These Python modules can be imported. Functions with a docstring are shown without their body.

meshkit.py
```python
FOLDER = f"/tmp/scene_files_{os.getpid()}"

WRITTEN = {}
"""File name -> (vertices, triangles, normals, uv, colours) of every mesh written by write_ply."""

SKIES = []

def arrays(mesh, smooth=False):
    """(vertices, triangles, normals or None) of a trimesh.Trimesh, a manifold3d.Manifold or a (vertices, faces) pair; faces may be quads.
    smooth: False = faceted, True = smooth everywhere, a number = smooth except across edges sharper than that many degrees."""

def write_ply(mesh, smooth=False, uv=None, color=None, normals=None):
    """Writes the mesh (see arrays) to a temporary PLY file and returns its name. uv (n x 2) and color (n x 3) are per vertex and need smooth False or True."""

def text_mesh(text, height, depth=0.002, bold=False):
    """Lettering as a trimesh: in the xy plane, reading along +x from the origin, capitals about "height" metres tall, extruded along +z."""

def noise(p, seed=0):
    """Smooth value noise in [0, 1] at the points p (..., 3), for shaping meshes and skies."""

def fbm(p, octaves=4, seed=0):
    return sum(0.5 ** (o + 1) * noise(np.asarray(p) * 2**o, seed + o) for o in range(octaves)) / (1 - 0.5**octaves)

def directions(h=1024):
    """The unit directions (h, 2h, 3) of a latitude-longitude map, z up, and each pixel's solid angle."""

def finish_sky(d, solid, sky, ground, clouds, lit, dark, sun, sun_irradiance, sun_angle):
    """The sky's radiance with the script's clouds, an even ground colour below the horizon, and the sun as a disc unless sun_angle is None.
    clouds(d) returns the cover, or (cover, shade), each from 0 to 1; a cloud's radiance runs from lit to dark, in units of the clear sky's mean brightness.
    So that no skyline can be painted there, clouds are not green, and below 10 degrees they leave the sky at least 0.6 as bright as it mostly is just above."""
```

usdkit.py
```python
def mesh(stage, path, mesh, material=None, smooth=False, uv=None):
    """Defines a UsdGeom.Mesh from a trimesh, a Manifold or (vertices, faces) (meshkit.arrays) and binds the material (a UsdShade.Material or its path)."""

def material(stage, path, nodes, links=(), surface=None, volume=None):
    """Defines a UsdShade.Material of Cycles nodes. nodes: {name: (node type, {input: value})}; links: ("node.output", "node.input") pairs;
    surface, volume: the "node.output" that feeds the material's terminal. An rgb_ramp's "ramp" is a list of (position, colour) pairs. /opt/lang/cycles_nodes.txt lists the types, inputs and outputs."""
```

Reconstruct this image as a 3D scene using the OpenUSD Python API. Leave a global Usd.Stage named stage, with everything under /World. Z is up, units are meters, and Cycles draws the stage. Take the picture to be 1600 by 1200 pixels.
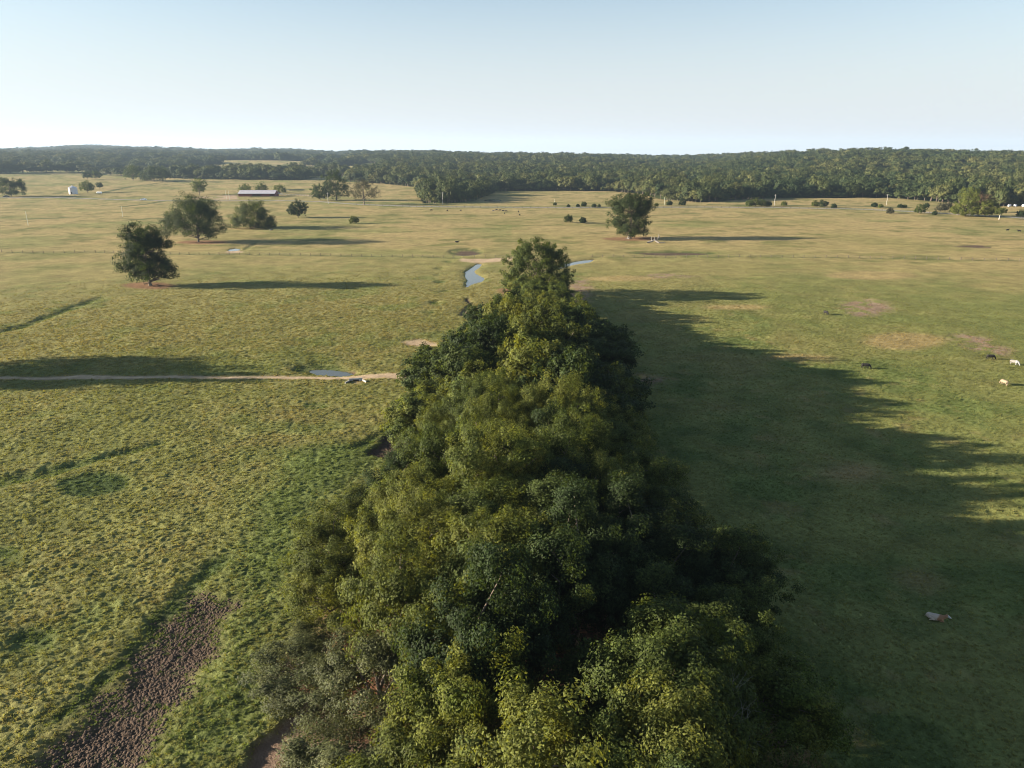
import math
import numpy as np
import trimesh
import manifold3d as m3
from scipy import ndimage
import usdkit, meshkit
from pxr import Usd, UsdGeom, UsdLux, UsdShade, Gf, Sdf, Vt

# ------------------------------------------------------------------ camera, sky, sun, exposure
stage = Usd.Stage.CreateInMemory()
UsdGeom.SetStageUpAxis(stage, UsdGeom.Tokens.z)
UsdGeom.SetStageMetersPerUnit(stage, 1.0)
UsdGeom.Xform.Define(stage, '/World')
UsdGeom.Scope.Define(stage, '/World/Looks')

CAM_H, F_PX, HORIZON = 42.0, 1142.0, 243.0          # height, focal length and horizon in pixels of the 1600 x 1200 photograph
PITCH = math.atan((600 - HORIZON) / F_PX)
cam = UsdGeom.Camera.Define(stage, '/World/camera')
cam.CreateHorizontalApertureAttr(36.0)
cam.CreateVerticalApertureAttr(27.0)
cam.CreateFocalLengthAttr(36.0 * F_PX / 1600)
cam.CreateClippingRangeAttr(Gf.Vec2f(0.5, 60000))
cam.AddTranslateOp().Set(Gf.Vec3d(0, 0, CAM_H))
cam.AddRotateXOp().Set(90 - math.degrees(PITCH))
cam.CreateExposureAttr(1.93)

SUN_EL, SUN_AZ = math.radians(14.0), math.radians(-91.0)     # azimuth: atan2(x, y) towards the sun
SUN = np.array([math.sin(SUN_AZ) * math.cos(SUN_EL), math.cos(SUN_AZ) * math.cos(SUN_EL), math.sin(SUN_EL)])
sun = UsdLux.DistantLight.Define(stage, '/World/sun')
sun.CreateIntensityAttr(1.25)
sun.CreateAngleAttr(0.53)
sun.CreateNormalizeAttr(True)
sun.CreateColorAttr(Gf.Vec3f(1.0, 0.89, 0.72))
zax = Gf.Vec3d(*SUN)
xax = Gf.Cross(Gf.Vec3d(0, 0, 1), zax).GetNormalized()
yax = Gf.Cross(zax, xax)
sun.AddTransformOp().Set(Gf.Matrix4d(xax[0], xax[1], xax[2], 0, yax[0], yax[1], yax[2], 0, zax[0], zax[1], zax[2], 0, 0, 0, 0, 1))
sky_mat = usdkit.material(stage, '/World/Looks/sky', {
    's': ('sky_texture', {'sky_type': 'single_scattering', 'sun_disc': False, 'sun_elevation': SUN_EL, 'sun_rotation': SUN_AZ,
                          'altitude': 250.0, 'air_density': 1.0, 'aerosol_density': 0.5, 'ozone_density': 1.0}),
    'g': ('geometry', {}), 'z': ('separate_xyz', {}), 'up': ('math', {'math_type': 'absolute'}),
    'k': ('map_range', {'range_type': 'smoothstep', 'from_min': 0.0, 'from_max': 0.26, 'to_min': 0.92, 'to_max': 0.0, 'clamp': True}),
    'mx': ('mix', {'mix_type': 'mix', 'color2': (3.75, 3.85, 4.15)}),
    'b': ('background_shader', {'strength': 0.05})},
    [('g.incoming', 'z.vector'), ('z.z', 'up.value1'), ('up.value', 'k.value'), ('k.result', 'mx.fac'), 
     ('s.color', 'mx.color1'), ('mx.color', 'b.color')], surface='b.background')
dome = UsdLux.DomeLight.Define(stage, '/World/sky')
UsdShade.MaterialBindingAPI.Apply(dome.GetPrim()).Bind(sky_mat)
dome.GetPrim().SetCustomDataByKey('kind', 'structure')
HAZE = 0.000048

# ------------------------------------------------------------------ helpers
USED = {}


def numbered(parent, name):
    k = USED.get((parent, name), 0)
    USED[(parent, name)] = k + 1
    return f'{parent}/{name}' + (f'_{k:03d}' if k else '')


def tag(prim, label=None, cat=None, group=None, kind=None):
    for k, v in (('label', label), ('category', cat), ('group', group), ('kind', kind)):
        if v:
            prim.SetCustomDataByKey(k, v)
    return prim


def thing(name, label, cat, loc=(0, 0, 0), rz=0.0, group=None, scale=None):
    x = UsdGeom.Xform.Define(stage, numbered('/World', name))
    x.AddTranslateOp().Set(Gf.Vec3d(*map(float, loc)))
    if rz:
        x.AddRotateZOp().Set(math.degrees(rz))
    if scale is not None:
        x.AddScaleOp().Set(Gf.Vec3f(*map(float, scale)))
    return tag(x.GetPrim(), label, cat, group)


def obj(name, mesh, mat, parent=None, smooth=False, color=None):
    p = str(parent.GetPath()) if parent is not None else '/World'
    m = usdkit.mesh(stage, numbered(p, name), mesh, mat, smooth)
    if color is not None:
        UsdGeom.PrimvarsAPI(m).CreatePrimvar('tint', Sdf.ValueTypeNames.Color3fArray, 'vertex').Set(Vt.Vec3fArray.FromNumpy(np.asarray(color, np.float32)))
    return m.GetPrim()


def box(cx, cy, z0, sx, sy, sz):
    b = trimesh.creation.box([sx, sy, sz])
    b.apply_translation([cx, cy, z0 + sz / 2])
    return b


def tube(pts, radii, n=6):
    """A tapered tube along the points, as (vertices, triangles)."""
    pts = np.asarray(pts, float)
    radii = np.broadcast_to(np.asarray(radii, float), len(pts))
    t = np.gradient(pts, axis=0)
    t /= np.maximum(np.linalg.norm(t, axis=1, keepdims=True), 1e-9)
    ref = np.where(np.abs(t[:, 2:3]) > 0.9, [[1.0, 0, 0]], [[0, 0, 1.0]])
    a = np.cross(t, ref)
    a /= np.linalg.norm(a, axis=1, keepdims=True)
    b = np.cross(t, a)
    ang = np.linspace(0, 2 * np.pi, n, endpoint=False)
    v = (pts[:, None] + radii[:, None, None] * (np.cos(ang)[None, :, None] * a[:, None] + np.sin(ang)[None, :, None] * b[:, None])).reshape(-1, 3)
    f = []
    for i in range(len(pts) - 1):
        for k in range(n):
            p, q = i * n + k, i * n + (k + 1) % n
            f += [(p, q, q + n), (p, q + n, p + n)]
    e = (len(pts) - 1) * n
    f += [(e, e + k, e + k + 1) for k in range(1, n - 1)]
    return v, np.array(f)


def join(parts):
    vs, fs, n = [], [], 0
    for p in parts:
        v, f = (p.vertices, p.faces) if hasattr(p, 'faces') else p
        vs.append(np.asarray(v)), fs.append(np.asarray(f) + n)
        n += len(v)
    return np.vstack(vs), np.vstack(fs)


def sstep(x, a, b):
    t = np.clip((x - a) / (b - a), 0, 1)
    return t * t * (3 - 2 * t)


def fb(x, y, s, octaves=3, seed=0):
    p = np.stack([np.asarray(x, float) / s, np.asarray(y, float) / s, np.zeros_like(np.asarray(x, float)) + seed * 7.31], -1)
    return meshkit.fbm(p, octaves, seed)


# ------------------------------------------------------------------ rays of the photograph, terrain
CP, SP = math.cos(PITCH), math.sin(PITCH)


def ray(u, v):
    a, b = (np.asarray(u, float) - 800) / F_PX, (600 - np.asarray(v, float)) / F_PX
    return a, CP + b * SP, -SP + b * CP               # x, y, z per unit of depth


RIDGE = np.array([  # u, v of the skyline, distance of the ridge
    (-200, 236, 5500), (0, 234, 5200), (60, 233.5, 6000), (130, 229.5, 7200), (200, 231.5, 6800), (260, 235, 5600), (330, 236.5, 5600), (385, 234.5, 6600),
    (440, 234.5, 6600), (525, 239, 6000), (560, 238, 3600), (640, 237.5, 3400), (700, 239, 3200), (750, 241.5, 3000), (800, 241.5, 3000),
    (900, 242.5, 2800), (960, 244, 2800), (1040, 245.5, 3400), (1100, 244.5, 3600), (1150, 243, 2500), (1200, 241, 2300), (1250, 238.5, 2100),
    (1330, 236.5, 2000), (1400, 236.5, 2000), (1500, 238.5, 2100), (1600, 240, 2200), (1800, 241, 2300)], float)
_rx, _ry, _rz = ray(RIDGE[:, 0], RIDGE[:, 1])
R_AZ, R_R = np.arctan2(_rx, _ry), RIDGE[:, 2]
R_H = CAM_H + R_R * _rz / np.hypot(_rx, _ry) - 13.0


def terrain(x, y):
    x, y = np.asarray(x, float), np.asarray(y, float)
    r, az = np.hypot(x, y), np.arctan2(x, y)
    base = 0.010 * np.clip(r - 800, 0, 1500)
    rr, hh = np.interp(az, R_AZ, R_R), np.interp(az, R_AZ, R_H)
    t = sstep(r, 900, rr)
    h = base * (1 - t) + hh * t
    h = np.where(r > rr, hh - 0.012 * (r - rr), h)
    bump = (fb(x, y, 430, 3, 5) - 0.5) * 34 * sstep(r, 1100, 2200) * np.clip(np.abs(r - rr) / 700, 0.12, 1)
    back = sstep(np.abs(az), 0.9, 1.4)
    return (h + bump) * (1 - back) + base * back


def G(u, v):
    """The point of the ground seen at a pixel of the photograph."""
    a, b, c = ray(u, v)
    lo = 0.0
    s = CAM_H / max(-c, 1e-4)
    if math.hypot(a * s, b * s) > 780:
        for d in np.arange(700, 9000, 6.0):
            k = d / math.hypot(a, b)
            if CAM_H + c * k < terrain(a * k, b * k):
                s = k
                break
    return np.array([a * s, b * s, float(terrain(a * s, b * s))])


def GZ(u, v, z):
    """The point at height z seen at a pixel (near field)."""
    a, b, c = ray(u, v)
    s = (z - CAM_H) / c
    return np.array([a * s, b * s, z])


def poly(points):
    return np.array([G(u, v)[:2] for u, v in points])


# near-field masks on a grid of the ground (world metres)
GX0, GY0, GRES, GNX, GNY = -230.0, 20.0, 0.25, 1840, 1600
_gx, _gy = GX0 + np.arange(GNX) * GRES, GY0 + np.arange(GNY) * GRES


def inside(p, X, Y):
    c = np.zeros(X.shape, bool)
    for (x0, y0), (x1, y1) in zip(p, np.roll(p, -1, 0)):
        cross = (y0 > Y) != (y1 > Y)
        c ^= cross & (X < (x1 - x0) * (Y - y0) / (y1 - y0 + 1e-12) + x0)
    return c


def mask(polys, soft=0.4, wobble=0.6, seed=1):
    g = np.zeros((GNY, GNX), np.float32)
    for p in polys:
        i0, i1 = max(int((p[:, 0].min() - GX0) / GRES) - 8, 0), min(int((p[:, 0].max() - GX0) / GRES) + 9, GNX)
        j0, j1 = max(int((p[:, 1].min() - GY0) / GRES) - 8, 0), min(int((p[:, 1].max() - GY0) / GRES) + 9, GNY)
        if i1 <= i0 or j1 <= j0:
            continue
        X, Y = np.meshgrid(_gx[i0:i1], _gy[j0:j1])
        dx, dy = (fb(X, Y, 1.7, 3, seed) - 0.5) * 2 * wobble, (fb(X, Y, 1.7, 3, seed + 9) - 0.5) * 2 * wobble
        g[j0:j1, i0:i1] = np.maximum(g[j0:j1, i0:i1], inside(p, X + dx, Y + dy))
    return ndimage.gaussian_filter(g, soft / GRES)


def ellipse(u, v, a, b, tilt=0.0, n=28):
    t = np.linspace(0, 2 * np.pi, n, endpoint=False)
    return poly([(u + a * math.cos(k), v + b * math.sin(k) + tilt * a * math.cos(k)) for k in t])


def stripe(points, half):
    """A band of given half width (metres) along a line of pixels."""
    p = poly(points)
    t = np.gradient(p, axis=0)
    t /= np.linalg.norm(t, axis=1, keepdims=True)
    n = np.stack([-t[:, 1], t[:, 0]], 1) * np.broadcast_to(np.asarray(half, float), len(p))[:, None]
    return np.vstack([p + n, (p - n)[::-1]])


def sample(grid, x, y):
    return ndimage.map_coordinates(grid, [(np.asarray(y) - GY0) / GRES, (np.asarray(x) - GX0) / GRES], order=1, mode='constant', cval=0.0)


# outline of the tree belt
LEFT = [(800, 455), (799, 500), (716, 524), (704, 565), (655, 592), (632, 612), (630, 660), (650, 715), (656, 745), (612, 772), (532, 830), (490, 890), (466, 950), (468, 1010), (478, 1080), (490, 1200), (500, 1330)]
RIGHT = [(885, 455), (908, 487), (940, 515), (976, 555), (984, 600), (992, 665), (1018, 715), (1016, 760), (1066, 820), (1128, 900), (1172, 960), (1216, 1060), (1250, 1140), (1280, 1230), (1290, 1330)]
_l = np.array([GZ(u, v, 4.0) for u, v in LEFT])
_r = np.array([GZ(u, v, 4.0) for u, v in RIGHT])


def belt_edges(y):
    return np.interp(y, _l[::-1, 1], _l[::-1, 0]), np.interp(y, _r[::-1, 1], _r[::-1, 0])


MUD_POLY = [poly([(80, 1175), (150, 1105), (210, 1030), (250, 975), (300, 930), (345, 935), (385, 938), (375, 955), (330, 970), (318, 1000), (322, 1035), (290, 1085), (255, 1120), (230, 1165), (180, 1210), (60, 1230)])]
MUD2 = [poly([(572, 712), (590, 690), (615, 668), (650, 660), (665, 690), (640, 705), (600, 715)])]
LITTER = [poly([(425, 1020), (470, 1015), (560, 1030), (590, 1080), (560, 1110), (470, 1100), (440, 1070), (428, 1050)]), poly([(376, 1205), (400, 1165), (430, 1140), (455, 1110), (530, 1100), (620, 1130), (600, 1290), (330, 1290)])]
GREEN_POLY = [poly([(440, 700), (560, 690), (640, 700), (560, 760), (500, 800), (470, 900), (440, 960), (420, 1010), (440, 1110), (380, 1200), (230, 1230), (200, 1210), (300, 1090), (330, 1030), (330, 975), (395, 945), (330, 900), (410, 800)])]
M_MUD = mask(MUD_POLY, 0.8, 2.6, 3)
M_MUD2 = mask(MUD2, 0.3, 0.9, 4)
M_LITTER = mask(LITTER, 0.25, 1.1, 5)
M_GREEN = mask(GREEN_POLY, 2.5, 1.5, 6)
M_SWALE = mask([stripe([(-60, 762), (60, 742), (140, 722), (200, 706), (260, 692)], [2.2, 2.0, 1.3, 1.0, 0.5])], 0.6, 1.2, 7)
M_RUSH = mask([ellipse(148, 757, 58, 18, -0.1), poly([(325, 880), (355, 870), (350, 890), (290, 945), (265, 965), (190, 1040), (130, 1105), (60, 1150), (40, 1160), (120, 1090), (180, 1030), (225, 975), (250, 950), (285, 918)]), ellipse(50, 1000, 35, 22), ellipse(0, 860, 28, 10), ellipse(495, 635, 18, 5), poly([(640, 662), (600, 680), (570, 700), (545, 705), (590, 676), (630, 655)])], 0.5, 1.2, 8)
TRACK_L = [(-120, 592), (0, 591), (60, 592), (120, 590), (200, 592), (300, 590), (400, 589), (480, 589), (545, 590), (600, 587), (640, 588)]
M_TRACK = mask([stripe(TRACK_L, [.9, .9, 1.0, 1.5, 1.0, .9, .8, .9, 1.1, 1.6, 2.0])], 0.3, 0.5, 9)
M_DIRT = mask([poly([(628, 534), (650, 529), (672, 534), (690, 540), (655, 541), (635, 539)]),
               poly([(718, 404), (760, 405), (800, 402), (800, 408), (745, 411), (720, 409)]),
               poly([(720, 488), (728, 482), (740, 490), (768, 490), (768, 493), (725, 494)]),
               poly([(548, 592), (560, 588), (570, 590), (556, 600)]), ellipse(366, 394, 14, 2)], 0.5, 1.0, 10)
M_RED = mask([poly([(778, 452), (808, 452), (808, 492), (795, 494), (793, 465), (780, 458)]), ellipse(232, 447, 40, 5.5), ellipse(316, 378.5, 40, 3.2), ellipse(985, 373, 45, 3), ellipse(400, 356, 36, 2.4)], 0.8, 1.6, 11)
M_GOLD = mask([ellipse(1362, 430, 72, 7), ellipse(1412, 534, 62, 14), ellipse(1330, 738, 40, 15), ellipse(1440, 905, 38, 14), ellipse(970, 436, 60, 4), ellipse(1250, 560, 60, 4), ellipse(1150, 480, 50, 4)], 1.2, 2.5, 12)
M_PINK = mask([ellipse(1352, 482, 36, 14), ellipse(1535, 540, 48, 13, 0.28), ellipse(990, 595, 55, 9), ellipse(1045, 432, 40, 3), ellipse(905, 455, 20, 20)], 1.4, 3.0, 13)
M_RGREEN = mask([poly([(1000, 480), (1100, 440), (1250, 425), (1420, 440), (1700, 470), (1750, 640), (1500, 690), (1420, 600), (1300, 580), (1220, 520), (1100, 470)])], 4.0, 4.0, 14)
M_DARKL = mask([stripe([(-20, 524), (40, 508), (100, 486), (160, 462)], 1.5), ellipse(690, 440, 8, 2.2), ellipse(687, 419, 6, 1.6), ellipse(694, 455, 6, 1.6), ellipse(679, 474, 8, 2.6), ellipse(671, 488, 9, 2.2), ellipse(700, 409, 7, 1.4), ellipse(684, 430, 4, 1.5), stripe([(380, 391), (392, 384), (402, 376)], 1.0), stripe([(-30, 395), (150, 394), (300, 397), (420, 398), (540, 399), (640, 400.5), (720, 402.5)], 1.5), stripe([(925, 402), (1050, 401), (1200, 401), (1350, 403), (1500, 405), (1660, 408)], 1.2), ellipse(728, 393, 26, 6), ellipse(1050, 395, 70, 3), ellipse(500, 575, 42, 7)], 0.8, 2.0, 15)
M_BROWN = mask([ellipse(730, 395, 20, 4), ellipse(1050, 396, 55, 2.4), ellipse(1560, 385, 70, 2.5)], 1.0, 2.0, 16)
CREEK = [poly([(726, 449), (731, 436), (727, 424), (737, 418), (747, 411), (753, 412), (748, 417), (741, 423), (746, 430), (756, 434), (752, 440), (738, 443), (730, 448)]), poly([(720, 491), (724, 484), (733, 476), (726, 468), (731, 466), (738, 476), (728, 486), (724, 493)])]
CREEK_R = [poly([(868, 421), (880, 412), (900, 408), (916, 405.5), (930, 404), (920, 409), (905, 411.5), (890, 414.5), (880, 418)])]
POND = [poly([(484, 575), (500, 573), (530, 576), (556, 578), (554, 584), (530, 585), (500, 582)]), poly([(357, 390), (366, 387.6), (375, 388), (372, 391), (360, 392)])]
M_WATER = mask(CREEK + CREEK_R + POND, 0.35, 0.5, 17)
M_WBANK = ndimage.gaussian_filter(M_WATER, 1.6 / GRES)
X, Y = np.meshgrid(_gx, _gy)
_e0, _e1 = belt_edges(_gy)
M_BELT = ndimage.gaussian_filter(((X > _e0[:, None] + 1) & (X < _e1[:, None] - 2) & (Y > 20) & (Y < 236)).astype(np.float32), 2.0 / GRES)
del X, Y


def road_r(az):          # distance of the far gravel road and its fence, straight across the view at about 715 m
    return 712.0 / np.cos(az) * np.ones_like(az)


def detail(x, y):
    """Fine relief of the near ground (metres)."""
    r = np.hypot(x, y)
    right = sstep(x, belt_edges(y)[1] - 4, belt_edges(y)[1] + 6)
    calm = np.clip(sample(M_MUD, x, y) + sample(M_MUD2, x, y) + sample(M_LITTER, x, y) + sample(M_TRACK, x, y) + sample(M_DIRT, x, y), 0, 1)
    fade = 1 - sstep(r, 200, 340)
    warp = fb(x, y, 3.0, 2, 3) * 1.2
    t = fb(x + warp, y * 1.4, 0.62, 2, 21)
    t2 = fb(x, y + warp, 2.1, 2, 22)
    h = (np.clip(t - 0.36, 0, 1) * 0.42 + t2 * 0.18) * (1 - 0.2 * right) * (1 - calm) * fade
    h += (fb(x, y, 14, 2, 23) - 0.5) * 0.7 * (1 - sstep(r, 300, 600))
    mud = np.clip(sample(M_MUD, x, y) + sample(M_MUD2, x, y), 0, 1)
    h += mud * (fb(x, y, 0.5, 2, 25) * 0.25 - 0.50)
    h -= sample(M_RUSH, x, y) * 0.22 + sample(M_SWALE, x, y) * 0.5 + sample(M_DARKL, x, y) * 0.45
    h -= sample(M_LITTER, x, y) * 0.3
    h += sample(M_TRACK, x, y) * 0.10
    h -= sample(M_WBANK, x, y) * 0.75 + sample(M_WATER, x, y) * 0.35
    return h


GOLD, TAN, OLIVE, GREEN, DGREEN = (np.array(c) for c in ((0.200, 0.176, 0.066), (0.282, 0.216, 0.096), (0.155, 0.158, 0.051), (0.103, 0.132, 0.038), (0.054, 0.078, 0.026)))
MUDC, REDC, DIRTC, LITC, PINKC = (np.array(c) for c in ((0.072, 0.050, 0.036), (0.20, 0.105, 0.062), (0.38, 0.28, 0.18), (0.205, 0.140, 0.100), (0.24, 0.165, 0.12)))


def mixc(a, b, t):
    return a * (1 - t[..., None]) + b * t[..., None]


def ground_color(x, y):
    """Albedo of the pasture and its bare patches; what grows or lies there, not how it is lit."""
    x, y = np.asarray(x, float), np.asarray(y, float)
    r = np.hypot(x, y)
    big, mid, small = fb(x, y, 70, 3, 31), fb(x, y, 16, 3, 32), fb(x, y, 2.2, 3, 33)
    e0, e1 = belt_edges(y)
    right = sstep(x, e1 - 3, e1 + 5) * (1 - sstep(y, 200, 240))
    c = mixc(OLIVE * np.ones(x.shape + (3,)), GOLD, sstep(big * 0.5 + mid * 0.35 + small * 0.25 + 0.0009 * np.clip(r, 0, 330), 0.46, 0.86))
    c = mixc(c, GREEN, sstep(mid * 0.6 + fb(x, y, 5, 2, 35) * 0.4, 0.48, 0.70) * 0.65)
    far = sstep(r, 230, 420)
    cf = mixc(GOLD * np.ones(x.shape + (3,)), TAN, 0.25 + 0.75 * sstep(fb(x, y, 50, 3, 36), 0.28, 0.56))
    cf = mixc(cf, GREEN * 1.2, sstep(fb(x * 0.7, y, 36, 4, 37) + 0.08 * (x < 0) - 0.05, 0.50, 0.68) * 0.5)
    cf = mixc(cf, OLIVE * 0.75, sstep(fb(x * 0.6, y, 9, 4, 44), 0.50, 0.66) * 0.8)
    cf = mixc(cf, TAN * 1.1, sstep(fb(x * 0.6, y, 14, 3, 45), 0.55, 0.72) * 0.5)
    c = mixc(c, cf, far)
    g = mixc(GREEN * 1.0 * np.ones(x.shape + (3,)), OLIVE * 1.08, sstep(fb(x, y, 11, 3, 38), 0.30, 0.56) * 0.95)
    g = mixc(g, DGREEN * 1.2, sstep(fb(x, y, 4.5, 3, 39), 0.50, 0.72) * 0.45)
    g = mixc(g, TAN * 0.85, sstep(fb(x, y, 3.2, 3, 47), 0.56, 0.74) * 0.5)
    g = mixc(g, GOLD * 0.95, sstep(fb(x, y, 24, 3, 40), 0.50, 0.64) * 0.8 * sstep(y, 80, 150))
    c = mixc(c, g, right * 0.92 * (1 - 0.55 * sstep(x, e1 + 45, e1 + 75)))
    c = mixc(c, mixc(GREEN * np.ones(x.shape + (3,)), DGREEN, sstep(small, 0.45, 0.7) * 0.5), np.clip(sample(M_GREEN, x, y) * 1.1, 0, 1) * 0.85)
    c = mixc(c, mixc(GREEN * np.ones(x.shape + (3,)), OLIVE, sstep(mid, 0.35, 0.6)), sample(M_RGREEN, x, y) * 0.45)
    c = mixc(c, TAN * 0.95, sample(M_GOLD, x, y) * 0.95)
    c = mixc(c, PINKC, sample(M_PINK, x, y) * sstep(small, 0.35, 0.6) * 0.9)
    c = mixc(c, DGREEN, np.clip(sample(M_RUSH, x, y) * 0.95 + sample(M_SWALE, x, y) * 0.75 + sample(M_DARKL, x, y) * 0.8, 0, 1) * sstep(small, 0.25, 0.5))
    c = mixc(c, MUDC * 1.3, sample(M_BROWN, x, y))
    mud = np.clip(sample(M_MUD, x, y) + sample(M_MUD2, x, y), 0, 1)
    c = mixc(c, mixc(MUDC * np.ones(x.shape + (3,)), DGREEN * 1.2, sstep(fb(x, y, 1.3, 2, 41), 0.58, 0.7) * 0.5), mud)
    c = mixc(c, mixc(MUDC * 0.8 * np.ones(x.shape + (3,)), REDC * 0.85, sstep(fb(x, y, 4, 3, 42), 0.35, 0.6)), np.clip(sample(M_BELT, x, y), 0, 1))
    c = mixc(c, mixc(LITC * np.ones(x.shape + (3,)), REDC * 0.7, sstep(fb(x, y, 2.5, 3, 43), 0.45, 0.62)), sample(M_LITTER, x, y))
    c = mixc(c, REDC, sample(M_RED, x, y) * 0.85)
    c = mixc(c, DIRTC, np.clip(sample(M_DIRT, x, y) + sample(M_TRACK, x, y), 0, 1))
    c = mixc(c, MUDC, np.clip(sample(M_WATER, x, y) * 1.2, 0, 1))
    # far strips: verge of the gravel road, darker fields, forest floor
    yr = y - ROAD_Y(x)
    c = mixc(c, GREEN * 0.9, (1 - sstep(np.abs(yr), 6, 15)) * 0.7)
    c = mixc(c, DIRTC * 0.8, (1 - sstep(np.abs(yr), 2.0, 3.5)) * 0.9)
    for p in HEDGES:
        d = np.full(x.shape, 1e9)
        box_ = (x > p[:, 0].min() - 20) & (x < p[:, 0].max() + 20) & (y > p[:, 1].min() - 20) & (y < p[:, 1].max() + 20)
        for a, b in zip(p[:-1], p[1:]):
            t = np.clip(((x[box_] - a[0]) * (b - a)[0] + (y[box_] - a[1]) * (b - a)[1]) / ((b - a) @ (b - a)), 0, 1)
            d[box_] = np.minimum(d[box_], np.hypot(x[box_] - a[0] - t * (b - a)[0], y[box_] - a[1] - t * (b - a)[1]))
        c = mixc(c, DGREEN * 0.9, (1 - sstep(d, 2.0, 5.0)) * 0.85)
    yard = inside(YARD, x, y)
    c = mixc(c, DIRTC * 0.9, yard * sstep(fb(x, y, 9, 2, 46), 0.3, 0.5))
    c = mixc(c, DGREEN, FOREST_COVER(x, y) * 0.9)
    return c


ROAD_PX = np.array([G(u, v)[:2] for u, v in [(-300, 309), (0, 309), (90, 309), (200, 312.5), (300, 314.5), (420, 313), (500, 315), (560, 319.5), (660, 323), (800, 324), (950, 324.5), (1100, 323.5), (1250, 325), (1350, 327), (1450, 332), (1600, 341), (1900, 360)]])


def ROAD_Y(x):
    return np.interp(x, ROAD_PX[:, 0], ROAD_PX[:, 1])


HEDGES = [poly(q) for q in ([(30, 301), (110, 302.5)], [(150, 303), (205, 292), (255, 285.5), (300, 281)], [(190, 323), (235, 318), (255, 314.5), (330, 313)], [(200, 344), (240, 341), (270, 342)], [(395, 301), (350, 305)], [(560, 316), (670, 319)], [(1110, 320), (1340, 322), (1420, 324)], [(100, 340), (0, 345)])]
YARD = poly([(292, 312), (310, 307.5), (368, 305.5), (374, 312)])

# edge of the forest: pixels where its front stands
FRONT = np.array([G(u, v)[:2] for u, v in [(-250, 272), (0, 271), (120, 269), (180, 275), (290, 279), (360, 280.5), (470, 281.5), (500, 276), (525, 276), (540, 284), (600, 287), (655, 293), (662, 317), (700, 318), (742, 313), (766, 303), (775, 299), (860, 298), (960, 299), (1000, 303), (1040, 312), (1100, 316), (1170, 311), (1270, 309), (1390, 309), (1440, 313), (1500, 318), (1560, 322), (1600, 322), (1850, 330)]])
F_AZ, F_R = np.arctan2(FRONT[:, 0], FRONT[:, 1]), np.hypot(FRONT[:, 0], FRONT[:, 1])


def front_r(az):
    return np.interp(az, F_AZ, F_R)


def MEADOW(x, y):
    r, az = np.hypot(x, y), np.arctan2(x, y)
    return (fb(x * 0.5, y, 150, 2, 81) < 0.465 - 0.10 * sstep(r, 1500, 2900)) & (az < -0.17) & (r < 3300) & (r > front_r(az) + 25)


def FOREST_COVER(x, y):
    r, az = np.hypot(x, y), np.arctan2(x, y)
    return sstep(r - front_r(az), -2, 12) * (np.abs(az) < 0.95) * ~MEADOW(x, y)


# ------------------------------------------------------------------ materials
def mat(name, nodes, links, surface='p.BSDF'):
    return usdkit.material(stage, '/World/Looks/' + name, nodes, links, surface=surface)


def plain(name, c, rough=0.8, spec=0.25, metal=0.0, var=0.25, scale=3.0):
    c = np.array(c, float)
    return mat(name, {'g': ('texture_coordinate', {}), 'n': ('noise_texture', {'scale': scale, 'detail': 5.0}),
                      'r': ('rgb_ramp', {'ramp': [(0.3, tuple(c * (1 - var))), (0.7, tuple(np.minimum(c * (1 + var), 1)))]}),
                      'p': ('principled_bsdf', {'roughness': rough, 'specular_ior_level': spec, 'metallic': metal})},
               [('g.object', 'n.vector'), ('n.fac', 'r.fac'), ('r.color', 'p.base_color')])


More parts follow.
